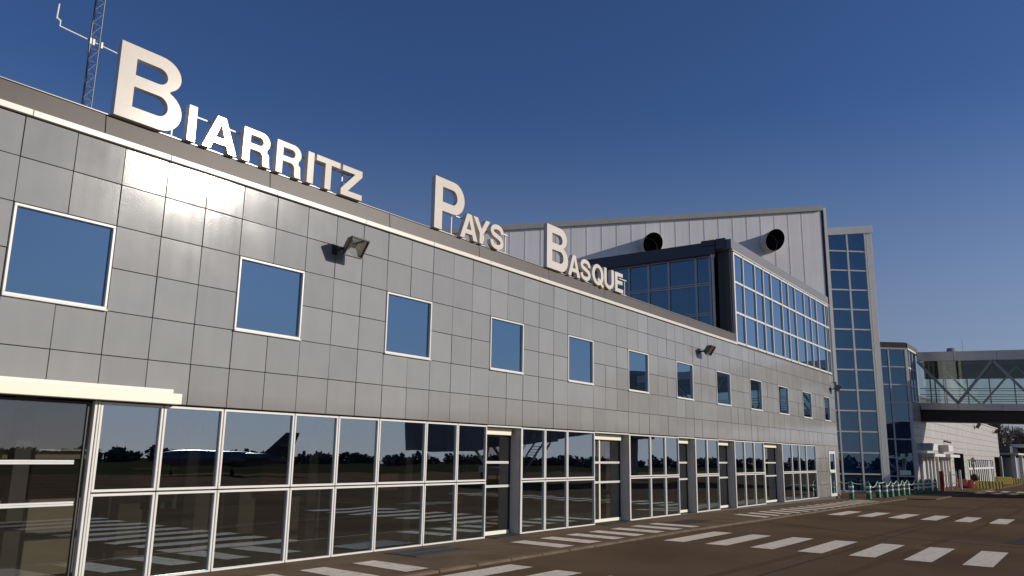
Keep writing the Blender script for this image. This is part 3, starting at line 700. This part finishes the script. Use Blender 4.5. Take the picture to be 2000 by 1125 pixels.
# ---------------------------------------------------------------- glass towers standing diagonally
D140 = Vector((-.6428, .7660, 0)); NOUT = Vector((-.7660, -.6428, 0)); NIN = -NOUT
def glass_tower(root, C, s_list, z_list, mw, depth):
    f = MB()
    for s in s_list: f.obox(zz(C + D140 * (s - mw / 2) + NOUT * .0, z_list[-1]), D140 * mw, NOUT * .07, Vector((0, 0, z_list[0] - z_list[-1])))
    for z in z_list:
        for a, c in zip(s_list[:-1], s_list[1:]): f.obox(zz(C + D140 * (a + mw / 2), z - .045), D140 * (c - a - mw), NOUT * .055, Vector((0, 0, .09)))
    fo = f.build("front_frame", M["white"], root)
    for a, c in zip(s_list[:-1], s_list[1:]):
        for z1, z0 in zip(z_list[:-1], z_list[1:]):
            p = MB(); k = rnd.gauss(0, .004)
            q0 = C + D140 * (a + mw / 2 - .01) - NOUT * .01; q1 = C + D140 * (c - mw / 2 + .01) - NOUT * (.01 + k)
            p.hexa([zz(q0, z0 + .05), zz(q1, z0 + .05), zz(q1 - NOUT * .01, z0 + .05), zz(q0 - NOUT * .01, z0 + .05), zz(q0, z1 - .05), zz(q1, z1 - .05), zz(q1 - NOUT * .01, z1 - .05), zz(q0 - NOUT * .01, z1 - .05)])
            p.build("pane", M["tower"], fo)
t = thing("stair_tower", "narrow tall blue glass stair tower beside the clad hall", "building", (52, 3, gz(53)))
TC = Vector((53.45, .20, 0)); zt = [17.31 - 1.362 * k for k in range(14)]; zt[-1] = -.12
glass_tower(t, TC, [.16, 1.45, 2.83, 4.2], zt, .10, 5)
b = MB(); b.obox(zz(TC - D140 * .36 + NOUT * .02, -.3), D140 * .40, NIN * .5, Vector((0, 0, 17.6))); b.build("corner_column", M["white"], t, bevel=.01)
b = MB(); o0 = TC - D140 * .42 + NOUT * .10; o1 = TC + D140 * 4.3 + NOUT * .10
b.obox(zz(o0, 17.33), zz(o1, 17.33 - .44) - zz(o0, 17.33), NIN * 5.2, Vector((0, 0, .52))); b.build("roof_cap", M["white"], t, bevel=.01)
b = MB(); q = TC + NIN * .25; b.obox(zz(q + D140 * .1, -.3), D140 * 4.2, NIN * 5, Vector((0, 0, 17.3))); b.build("core", M["darkin"], t)
b = MB(); b.obox(zz(TC - D140 * .3 + NOUT * .06, -.6), D140 * 4.6, NIN * .2, Vector((0, 0, .42))); b.build("plinth", M["coping"], t)
t = thing("glass_lobby", "lower blue glass corner block with brown roof fascia under the boarding bridge end", "building", (64, 3, gz(63)))
LC = Vector((63.47, .05, 0)); zl = [10.30 - 1.37 * k for k in range(8)] + [-.28]
glass_tower(t, LC, [.06, 1.42, 2.6, 3.9], zl, .10, 4)
b = MB(); b.obox(zz(LC - D140 * .05 + NOUT * .06, 10.42), D140 * 4.4, NIN * .2, Vector((0, 0, .42))); b.box(63.56, 67.9, -.10, .18, 10.43, 10.80); b.build("fascia", M["fascia"], t)
b = MB(); b.obox(zz(LC - D140 * .06 + NOUT * .09, 10.28), D140 * 4.4, NIN * .2, Vector((0, 0, .13))); b.box(63.58, 67.9, -.13, .17, 10.29, 10.425); b.build("drip_edge", M["strip"], t)
b = MB(); b.obox(zz(LC - D140 * .14 + NOUT * .04, -.4), D140 * .26, NIN * .3, Vector((0, 0, 10.68))); b.build("corner_column", M["white"], t, bevel=.01)
b = MB()
for x in (64.6, 65.9, 67.1): b.box(x - .05, x + .05, -.02, .1, 4.9, 10.28)
for z in zl[1:5]: b.box(63.7, 67.2, -.005, .09, z - .05, z + .05)
sf = b.build("side_frame", M["white"], t)
p = MB(); p.box(63.6, 67.6, .05, .06, 4.9, 10.28); p.build("pane", M["blue"], sf)
b = MB(); q = LC + NIN * .25; b.obox(zz(q + D140 * .2, -.4), D140 * 4.0, NIN * 5, Vector((0, 0, 10.8))); b.build("core", M["darkin"], t)

# ---------------------------------------------------------------- lower wing of the terminal
t = thing("terminal_wing", "far low terminal wing with pale panels, dark doorways and a striped grille", "building", (95, 5, -.5))
WX0, WX1 = 64.0, 126.5
op = [(83.3, 90.2, -1.2, 2.62), (92.6, 117.0, -1.2, 2.05), (119.3, 125.6, -1.2, 2.47)]
b = MB(); xs_ = sorted(set([WX0, WX1] + [v for o in op for v in o[:2]]))
for a, c in zip(xs_[:-1], xs_[1:]):
    o = [q for q in op if q[0] <= a and q[1] >= c]
    zlo = o[0][3] if o else -1.2
    rows = [6.30 - .634 * k for k in range(12)]
    for z1, z0 in zip(rows[:-1], rows[1:]):
        z0c = max(z0, zlo)
        if z1 - z0c < .05: continue
        n = max(1, round((c - a) / .7))
        for i in range(n):
            xa = a + (c - a) * i / n; xb = a + (c - a) * (i + 1) / n
            b.box(xa + .006, xb - .006, .0 + rnd.gauss(0, .002), .1, z0c + .012, z1 - .012)
b.build("wall", M["wingp"], t)
b = MB(); b.box(WX0, WX1 - .02, .06, 9.0, 2.7, 6.29)
for a, c in zip(xs_[:-1], xs_[1:]):
    o = [q for q in op if q[0] <= a and q[1] >= c]
    if not o: b.box(a, c - .03, .06, 9.0, -1.3, 2.699)
    else: b.box(a, c, 2.0, 9.0, -1.3, 2.699); b.box(a, c, .06, 1.99, o[0][3], 2.699) if o[0][3] < 2.69 else None
b.build("backing_wall", M["joint"], t)
b = MB(); b.box(WX0, WX1 + .05, -.10, .3, 6.31, 6.42); b.build("drip_edge", M["strip"], t)
b = MB(); b.box(WX0, WX1 - 4, .6, 8, 6.42, 7.3); b.build("parapet", M["fascia"], t)
b = MB()
for k in range(13):
    x = 92.9 + k * 1.87; b.box(x, x + .62, .0, .08, -1.2, 2.0)
b.box(92.6, 117, -.06, -.005, 1.02, 1.22); b.box(112.2, 112.7, -.05, -.004, -1.2, 2.0); b.build("striped_grille", M["white"], t)
for x in (65.2, 67.4, 69.0, 70.6, 72.6, 75.0, 76.6, 78.2, 79.6):
    b = MB(); b.box(x, x + .28, -.22, -.012, -.6, 2.3); b.build("door_post", M["alu" if x < 73 else "white"], t)  # posts nearest the lobby are greyed, shade on white posts put into the colour
b = MB(); b.box(66.0, 72.2, -.06, -.014, -.5, 2.2); b.box(75.6, 79.4, -.06, -.014, -.5, 2.2); b.build("doors", M["alu"], t)
b = MB(); b.box(125.7, 126.4, -.25, -.012, -1.2, 2.6); b.build("corner_column", M["wingp"], t)
for x0, x1, nm in ((65.3, 71.5, "pale flat canopy over the wing doors nearest the glass lobby"), (74.3, 80.0, "pale flat canopy over the wing doors nearest the dark doorway")):
    b = MB(); b.box(x0, x1, -.95, -.01, 2.20, 2.44); tag(b.build("door_canopy", M["white"], None, bevel=.01), nm, "canopy", "flat canopies on the wing")
for x0, nm in ((66.6, "boxy wall sign above the canopy nearest the glass lobby"), (75.0, "boxy wall sign above the canopy nearest the dark doorway")):
    s = thing("sign_box", nm, "sign", (x0, -.3, 2.7), "sign boxes above the wing doors")
    b = MB(); b.box(x0, x0 + 2.6, -.75, -.012, 2.66, 3.24); b.build("casing", M["alu"], s, bevel=.01)
    b = MB(); b.box(x0 + .08, x0 + 2.52, -.765, -.751, 2.72, 3.18); b.build("sign_face", M["white"], s)
floodlight(101.5, -.01, 5.72, "small far floodlight high on the pale wing wall", 1.6)
floodlight(121.0, -.01, 5.70, "smallest floodlight, at the far end of the pale wing", 1.6)
b = MB(); b.box(78.0, 78.15, -.10, -.012, 3.55, 3.7); b.bar((78.05, -.1, 3.62), (78.5, -.5, 3.5), .14); tag(b.build("security_camera", M["dark"]), "small dark camera on the pale wing wall above the canopies", "camera")

# ---------------------------------------------------------------- boarding bridge
t = thing("boarding_bridge", "elevated glazed boarding bridge with diagonal truss and brown underside", "boarding bridge", (68.5, -12, gz(68)))
BX0, BX1 = 67.2, 70.3; YE = -25.0
def bz(z, y): return z + .033 * y
def slab(mb, x0, x1, y0, y1, z0, z1):
    mb.hexa([(x0, y1, bz(z0, y1)), (x1, y1, bz(z0, y1)), (x1, y0, bz(z0, y0)), (x0, y0, bz(z0, y0)), (x0, y1, bz(z1, y1)), (x1, y1, bz(z1, y1)), (x1, y0, bz(z1, y0)), (x0, y0, bz(z1, y0))])
b = MB(); ys = [-.1, -2.75, -5.7, -8.6, -11.5, -14.5, -17.5, -21, YE]
for a, c in zip(ys[:-1], ys[1:]):
    slab(b, BX0 - .06, BX0 + .25, a - .008, c + .008, 9.74, 10.48)
b.build("roof_fascia", M["bsheet"], t, bevel=.01)
b = MB(); slab(b, BX1 - .25, BX1 + .06, -.1, YE, 9.74, 10.48); b.build("roof_fascia", M["bsheet"], t, bevel=.01)
b = MB(); slab(b, BX0 + .26, BX1 - .26, -.1, YE, 10.20, 10.40); b.build("roof", M["dark"], t)
b = MB(); slab(b, BX1 - .24, BX1 - .10, -.1, YE, 8.55, 9.735); slab(b, BX0 + .26, BX1 - .26, -.1, YE, 9.55, 9.70); b.build("ceiling", M["dark"], t)
b = MB()
for a, c in zip(ys[:-1], ys[1:]): slab(b, BX0 - .05, BX0 + .2, a - .006, c + .006, 5.88, 6.40)
slab(b, BX1 - .2, BX1 + .05, -.1, YE, 5.88, 6.40); b.build("floor_edge", M["bsheet"], t, bevel=.01)
b = MB(); slab(b, BX0 + .21, BX1 - .21, -.1, YE, 5.9, 6.3); b.build("floor", M["floorin"], t)
b = MB(); slab(b, BX0 + .25, BX1 - .3, .0, YE, 4.98, 5.86); b.build("underside_girder", M["soffit"], t)
b = MB(); slab(b, BX0 + .02, BX0 + .04, -.1, YE, 6.40, 9.74); b.build("near_glazing", M["green"], t)
b = MB(); slab(b, BX1 - .06, BX1 - .04, -.1, YE, 6.40, 8.55); b.build("far_glazing", M["green"], t)
y = -.2
for X_, off, wv in ((BX0 - .08, 0.0, .20), (BX1 - .35, -1.3, .15)):
    b = MB(); y = -.15 + off; zt_, zb_ = (9.72, 6.42) if off == 0 else (9.5, 6.42); upw = False
    while y > YE + 2.6:
        y2 = y - 2.62
        a, c = ((zt_, zb_) if not upw else (zb_, zt_))
        b.bar((X_, y, bz(a, y)), (X_, y2, bz(c, y2)), wv, .16, (1, 0, 0)); upw = not upw; y = y2
    b.build("truss", M["truss"], t)
b = MB()
for y in (-1.5, -3.2, -4.75, -6.45, -8.2, -10, -12, -14, -16, -18, -20): b.bar((BX1 - .15, y, bz(6.4, y)), (BX1 - .15, y, bz(8.6, y)), .10); 
for y in (-.9, -1.25, -2.0): b.bar((BX0 + .2, y, bz(6.4, y)), (BX0 + .2, y, bz(9.7, y)), .09)
b.build("posts", M["truss"], t)
b = MB()
for z in (6.72, 7.08, 7.55):
    slab(b, BX0 + .30, BX0 + .35, -.1, YE, z, z + .05); slab(b, BX1 - .45, BX1 - .40, -.1, YE, z, z + .05)
b.build("handrails", M["truss"], t)
b = MB(); b.lathe((68.4, -2.5, bz(10.42, -2.5)), [(.62, 0), (.62, .05), (.40, .07), (.32, .45), (.0, .46)], n=16); b.build("roof_vent", M["coping"], t)
b = MB(); b.tube((67.6, -3.4, 10.3), (67.55, -3.4, 11.3), .015, n=6); b.build("antenna", M["steel"], t)
b = MB(); b.lathe((69.5, -27.2, 3.6), [(.0, 0), (2.6, 0), (2.6, 6.1), (2.7, 6.1), (2.7, 6.6), (.0, 6.8)], n=24); b.build("rotunda", M["greyb"], t)
b = MB(); b.tube((69.5, -27.2, gz(69, -27)), (69.5, -27.2, 3.6), .55, n=18); b.build("rotunda_column", M["greyb"], t)
P0 = Vector((67.6, -27.6, 4.4)); P1 = Vector((56.0, -29.0, 3.2)); P2 = Vector((46.5, -30.2, 2.4))
b = MB(); b.bar(P0 + Vector((0, 0, 1.5)), P1 + Vector((0, 0, 1.5)), 2.6, 3.0); 
for k in range(12):
    q = P0.lerp(P1, k / 12.0) + Vector((0, 1.36, 0)); b.bar(q + Vector((0, 0, .1)), q + Vector((0, 0, 2.9)), .08)
b.build("tunnel_section", M["greyb"], t)
b = MB(); b.bar(P1 + Vector((0, 0, 1.5)), P2 + Vector((0, 0, 1.4)), 2.9, 3.3)
for k in range(10):
    q = P1.lerp(P2, k / 10.0) + Vector((0, 1.5, 0)); b.bar(q + Vector((0, 0, .1)), q + Vector((0, 0, 2.9)), .08)
b.build("tunnel_section", M["greyb"], t)
b = MB(); b.box(43.5, 46.8, -32.4, -28.6, 2.1, 5.6); b.prism([(42.5, -32.6, 2.0), (43.5, -32.6, 2.0), (43.5, -32.6, 5.7), (42.1, -32.6, 5.3)], (0, 4.2, 0)); b.build("cab", M["greyb"], t, bevel=.03)
b = MB()
for dy in (-1.3, 1.3):
    b.tube((51.5, -29.9 + dy, gz(51, -30) + .9), (52.3, -29.8 + dy, 5.0), .22, n=10); b.tube((51.5, -29.9 + dy, gz(51, -30) + .9), (49.0, -30.2 + dy, 3.2), .12, n=8)
b.box(50.7, 52.2, -31.6, -28.2, gz(46, -30) + .6, gz(46, -30) + 1.1); b.build("support_legs", M["white"], t)
for dy in (-1.5, 1.5):
    b = MB(); yy = -29.9 + dy; b.lathe((51.4, yy - .18, gz(46, -30) + .5), [(.0, 0), (.4, 0), (.5, .08), (.5, .30), (.4, .38), (.0, .38)], n=18, axis=(0, 1, 0)); b.build("wheel", M["rubber"], t)
b = MB()
for k in range(12): b.box(49.0 + k * .28, 49.25 + k * .28, -26.9, -26.0, gz(49, -27) + .2 + k * .24, gz(49, -27) + .25 + k * .24)
b.bar((48.9, -26.0, .9), (52.5, -26.0, 4.0), .05); b.bar((48.9, -26.9, .9), (52.5, -26.9, 4.0), .05); b.bar((48.9, -26.0, -.1), (52.5, -26.0, 2.9), .08, .14); b.bar((48.9, -26.9, -.1), (52.5, -26.9, 2.9), .08, .14); b.build("stairs", M["steel"], t)

# ---------------------------------------------------------------- bollards and ropes
BL = [(41.02, -.62), (41.55, -1.35), (44.0, -1.30), (44.6, -1.55), (46.4, -1.5), (47.6, -1.58), (49.7, -1.5), (51.0, -1.54), (53.65, -1.56), (55.1, -1.6), (56.75, -1.68), (58.2, -1.66), (61.1, -1.56)]
ORD = ["first", "second", "third", "fourth", "fifth", "sixth", "seventh", "eighth", "ninth", "tenth", "eleventh", "twelfth", "thirteenth"]
def blab(i):
    if i == 0: return "green bollard with two white bands nearest the corner of the panelled facade"
    if i == len(BL) - 1: return "last green and white bollard, in the shade next to the steel gate"
    sh = "sunlit" if i < 7 else "shaded"
    return "%s green bollard with white bands, %s one counting from the facade corner" % (sh, ORD[i])
BG = "green and white bollards on the pavement edge"
x, y = BL[0]; z = gz(x) + PZ
b0 = thing("bollard", blab(0), "bollard", (x, y, z), BG)
b = MB(); b.lathe((x, y, z), [(.0, 0), (.15, 0), (.15, .03), (.125, .05), (.12, .70), (.115, .74), (.10, .80), (.06, .84), (0, .85)], n=18); b.build("post", M["bollg"], b0)
for za, zb in ((.31, .43), (.54, .665)):
    b = MB(); b.lathe((x, y, z), [(.118, za), (.127, za + .004), (.127, zb - .004), (.118, zb)], n=18); b.build("band", M["bollw"], b0)
b = MB(); b.lathe((x, y, z + .80), [(.02, 0), (.045, .02), (.045, .09), (.02, .11)], n=10); b.build("rope_ring", M["bollg"], b0)
for i, (x, y) in enumerate(BL[1:], 1): dup(b0, (x, y, gz(x) + PZ), blab(i), BG)
prev = (41.25, .0)
for i, (x, y) in enumerate(BL):
    a = Vector((prev[0], prev[1], gz(prev[0]) + PZ + .85)); c = Vector((x, y, gz(x) + PZ + .87)); d = (c - a).length
    b = MB(); n = 10; pts = []
    for k in range(n + 1):
        f_ = k / n; q = a.lerp(c, f_); q.z -= min(.28, .12 * d) * 4 * f_ * (1 - f_); pts.append(q)
    for k in range(n): b.tube(pts[k], pts[k + 1], .02, n=6)
    o = b.build("barrier_rope", M["white"])
    if i == 0: lb = "sagging white rope tied from the facade corner to the first bollard"
    else: lb = "white rope slung between the %s and %s green bollards from the facade" % (ORD[i - 1], ORD[i])
    tag(o, lb, "rope", "white ropes slung between bollards"); prev = (x, y)

# ---------------------------------------------------------------- gate, barriers, planters, signs at the far end
t = thing("gate", "low steel pedestrian gate with red post past the green bollards", "gate", (66, -1.8, gz(66)))
b = MB(); b.box(63.0, 63.28, -1.85, -1.6, gz(63), 1.15); b.build("red_post", M["red"], t)
b = MB()
for x in (66.2, 69.2): b.tube((x, -1.9, gz(x)), (x, -1.9, 1.1), .05, n=10)
for z in (.20, .85): b.tube((63.2, -1.75, z), (69.2, -1.9, z), .03, n=8)
b.build("rails", M["steel"], t)
b = MB(); b.box(69.5, 69.65, -2.2, -2.05, gz(69), 1.2); tag(b.build("white_post", M["white"]), "slim white post between gate and red barrier", "post")
RD = Vector((.588, -.809, 0)); RN = Vector((-.809, -.588, 0))
def wedge(mb, p, ln, h, wb, wt, m0=0.0, m1=None, off=0.0):
    p = Vector((p[0], p[1], gz(p[0]) + .002)); U = Vector((0, 0, h))
    mb.hexa([p + RN * wb / 2, p + RN * wb / 2 + RD * ln, p - RN * wb / 2 + RD * ln, p - RN * wb / 2,
             p + RN * wt / 2 + U, p + RN * wt / 2 + RD * ln + U, p - RN * wt / 2 + RD * ln + U, p - RN * wt / 2 + U])
def block(p, ln, h, m, label):
    b = MB(); wedge(b, p, ln, h, .6, .35); return tag(b.build("barrier_block", m, None, bevel=.03), label, "barrier")
block((74.6, -1.20), .78, .78, M["red"], "wide red road barrier block beside the dark doorway")
block((74.2, -2.12), .30, .74, M["red"], "narrow red road barrier block next to the sign with the black ball")
def striped(p, n, lab):
    st = .27; t = thing("striped_barrier", lab, "barrier", (p[0], p[1], gz(p[0])), "yellow striped concrete barriers along the wing")
    b = MB(); wedge(b, p, n * st, .66, .5, .26); b.build("block", M["yellow"], t, bevel=.02)
    b = MB(); q = Vector((p[0], p[1], gz(p[0]) + .004)); U = Vector((0, 0, .655))
    for k in range(n):
        o0 = q + RD * (k * st + .13) + RN * .253; o1 = q + RD * (k * st + .18) + RN * .133 + U
        b.add([o0, o0 + RD * .11, o1 + RD * .11, o1], [(0, 1, 2, 3)])
    b.build("stripes", M["dark"], t)
striped((75.0, -2.55), 4, "nearest yellow striped barrier, touching the round sign with the black ball")
striped((75.66, -3.46), 4, "yellow striped barrier at the kerb end of the row before the grille")
striped((104.2, -3.0), 7, "far yellow striped barrier right of the plain yellow block")
block((100.5, -1.70), 1.65, .80, M["yellow"], "plain yellow concrete block at the far end of the wing")
t = thing("road_sign", "thin red and white round sign on a pole with black ball foot", "sign", (75.6, -2.45, gz(75)))
gx = gz(75)
b = MB(); b.tube((75.6, -2.45, gx), (75.6, -2.45, 2.25), .04, n=8); b.build("pole", M["steel"], t)
b = MB(); b.lathe((75.6, -2.45, 2.0), [(.0, -.015), (.17, -.015), (.17, .015), (.0, .015)], n=20, axis=(-.95, -.3, 0)); b.build("disc", M["red"], t)
b = MB(); b.lathe((75.58, -2.456, 2.0), [(.0, .0), (.12, .0)], n=16, axis=(-.95, -.3, 0)); b.lathe((75.57, -2.46, 1.62), [(.0, 0), (.10, 0)], n=16, axis=(-.95, -.3, 0)); b.build("disc_centre", M["white"], t)
b = MB(); b.box(75.55, 75.65, -2.50, -2.40, 1.2, 1.6); b.build("lower_plate", M["red"], t)
b = MB(); b.lathe((75.6, -2.45, .50), [(0, -.34), (.16, -.31), (.28, -.2), (.34, 0), (.28, .2), (.16, .31), (0, .34)], n=20); b.build("ball", M["rubber"], t)
t = thing("small_shed", "low grey rendered shed with white columns beyond the wing", "building", (145, 3, -.9))
b = MB(); b.box(136, 158, -.9, 9, -1.3, 2.5); b.build("wall", M["greyb"], t)
for x, y in ((134.8, -1.2), (143.0, -1.5), (152.0, -1.6)):
    b = MB(); b.box(x, x + .6, y, y + .5, -1.3, 2.9); b.build("column", M["white"], t)
b = MB(); b.box(134, 160, -1.7, 9.5, 2.92, 3.15); b.build("roof", M["white"], t)
b = MB(); b.box(146, 160, .2, 8, 3.17, 4.3); b.build("upper_storey", M["dark"], t)
b = MB(); b.box(152, 164, -3.2, .6, 4.32, 4.75); b.build("upper_roof", M["white"], t)

# ---------------------------------------------------------------- trees
def bare_tree(x, y, h, label, seed, ns=7):
    r = random.Random(seed); t = thing("bare_tree", label, "tree", (x, y, gz(x)), "leafless trees behind the far shed")
    tb, cb = MB(), MB()
    def grow(p, d, ln, rad_, lev):
        q = p + d * ln
        rr_ = max(rad_, .03); (tb if lev < 2 else cb).tube(p, q, rr_, max(rr_ * .7, .025), n=6 if lev < 2 else 4, caps=False)
        if lev >= 6 or rad_ < .008: return
        for k in range(r.choice((3, 4)) if lev else 5):
            dd = (d + Vector((r.gauss(0, .42), r.gauss(0, .42), r.gauss(.10, .25)))).normalized()
            grow(q if r.random() < .7 else p.lerp(q, r.uniform(.5, .9)), dd, ln * r.uniform(.62, .86), rad_ * .62, lev + 1)
    grow(Vector((x, y, gz(x))), Vector((r.gauss(0, .03), r.gauss(0, .03), 1)).normalized(), h * .26, h * .022, 0)
    tb.build("trunk", M["bark"], t, recalc=False); cb.build("crown", M["bark"], t, recalc=False)
bare_tree(178, 4.6, 13.0, "tallest leafless grey tree right behind the wing corner", 3)
bare_tree(186, 3.0, 11.5, "middle leafless tree behind the grey shed", 5)
bare_tree(198, 1.2, 9.5, "lowest leafless tree at the right edge behind the shed", 8)
r = random.Random(4)
b = MB()
def clump(mb, c, s, n):
    for _ in range(n):
        v = Vector((r.gauss(0, 1), r.gauss(0, 1), r.gauss(0, 1))).normalized() * s * r.random() ** .4
        q = c + Vector((v.x, v.y, v.z * .8)); k = s * r.uniform(.18, .4)
        a = Vector((r.gauss(0, 1), r.gauss(0, 1), r.gauss(0, 1))).normalized(); d = a.cross(Vector((r.gauss(0, 1), r.gauss(0, 1), r.gauss(0, 1)))).normalized()
        mb.add([q - a * k, q + d * k, q + a * k, q - d * k], [(0, 1, 2, 3)])
for k in range(900):
    ang_ = rad(r.uniform(-5, 185)); R_ = r.uniform(300, 360)
    x = 20 + R_ * math.cos(ang_) * 1.5; y = -R_ * math.sin(ang_) - 20
    zz0 = gz(x, y); hh = r.uniform(3, 6.5)
    clump(b, Vector((x, y, zz0 + hh * .45)), hh * .62, 46)
    clump(b, Vector((x + r.uniform(-6, 6), y + 2, zz0 + 1.5)), 3.0, 25)
o = b.build("treeline", M["leaf"], None, recalc=False); o["kind"] = "stuff"
b = MB()
for k in range(70):
    x = r.uniform(205, 330); y = r.uniform(-25, 12); hh = r.uniform(3, 6.5)
    clump(b, Vector((x, y, gz(x) + hh * .5)), hh * .6, 70)
o = b.build("scrub_wood", M["leaf"], None, recalc=False); o["kind"] = "stuff"

# ---------------------------------------------------------------- parked business jet (seen mirrored in the glazing)
JL = Vector((43.5, -57, 0)); JL.z = gz(JL.x, JL.y)
t = JET = thing("business_jet", "parked business jet with raised tail, coloured dark as if backlit, mirrored in the ground floor glass", "aircraft", JL)
ax = Vector((.80, -.60, 0)).normalized() * -1; 
ax = Vector((-.82, -.57, 0)).normalized(); sd_ = Vector((-ax.y, ax.x, 0)); U_ = Vector((0, 0, 1))
o = JL + U_ * 1.75
b = MB(); b.lathe(o, [(.02, 7.0), (.25, 6.7), (.55, 6.0), (.78, 5.0), (.85, 4.0), (.85, -1.5), (.72, -3.5), (.42, -5.6), (.12, -6.9), (.0, -7.0)], n=20, axis=ax); b.build("fuselage", M["jetp"], t)
for sgn in (-1, 1):
    b = MB(); r0 = o - U_ * .55; b.prism([r0 + ax * 1.2, r0 - ax * 1.4, r0 - ax * 1.9 + sd_ * sgn * 7 + U_ * .5, r0 - ax * .8 + sd_ * sgn * 7 + U_ * .5], U_ * .16); b.build("wing", M["jetp"], t)
    b = MB(); b.lathe(o - ax * 3.2 + sd_ * sgn * 1.15 + U_ * .35, [(.30, 1.2), (.40, .9), (.42, -.6), (.25, -1.4)], n=16, axis=ax); b.build("engine", M["jetp"], t)
    b = MB(); q = o - ax * .6 + sd_ * sgn * 1.6; b.tube(q - U_ * .5, q - U_ * 1.4, .06, n=8); b.lathe(q - U_ * 1.45 - sd_ * .1, [(0, 0), (.28, 0), (.28, .2), (0, .2)], n=14, axis=sd_); b.build("landing_gear", M["rubber"], t)
b = MB(); q = o + ax * 5.0; b.tube(q - U_ * .6, q - U_ * 1.45, .05, n=8); b.lathe(q - U_ * 1.5 - sd_ * .08, [(0, 0), (.22, 0), (.22, .16), (0, .16)], n=14, axis=sd_); b.build("landing_gear", M["rubber"], t)
b = MB(); b.prism([o - ax * 3.6 + U_ * .6 - sd_ * .08, o - ax * 6.6 + U_ * .3 - sd_ * .08, o - ax * 7.6 + U_ * 3.0 - sd_ * .08, o - ax * 6.2 + U_ * 3.0 - sd_ * .08], sd_ * .16); b.build("tail_fin", M["jetd"], t)
b = MB(); q = o - ax * 6.0 + U_ * 1.5; b.prism([q + sd_ * 2.6 - ax * .9, q + sd_ * 2.6 - ax * .3, q + ax * .6, q - sd_ * 2.6 - ax * .3, q - sd_ * 2.6 - ax * .9, q - ax * .9], U_ * .1); b.build("tailplane", M["jetp"], t)
JET.scale = (.86, .86, .86)
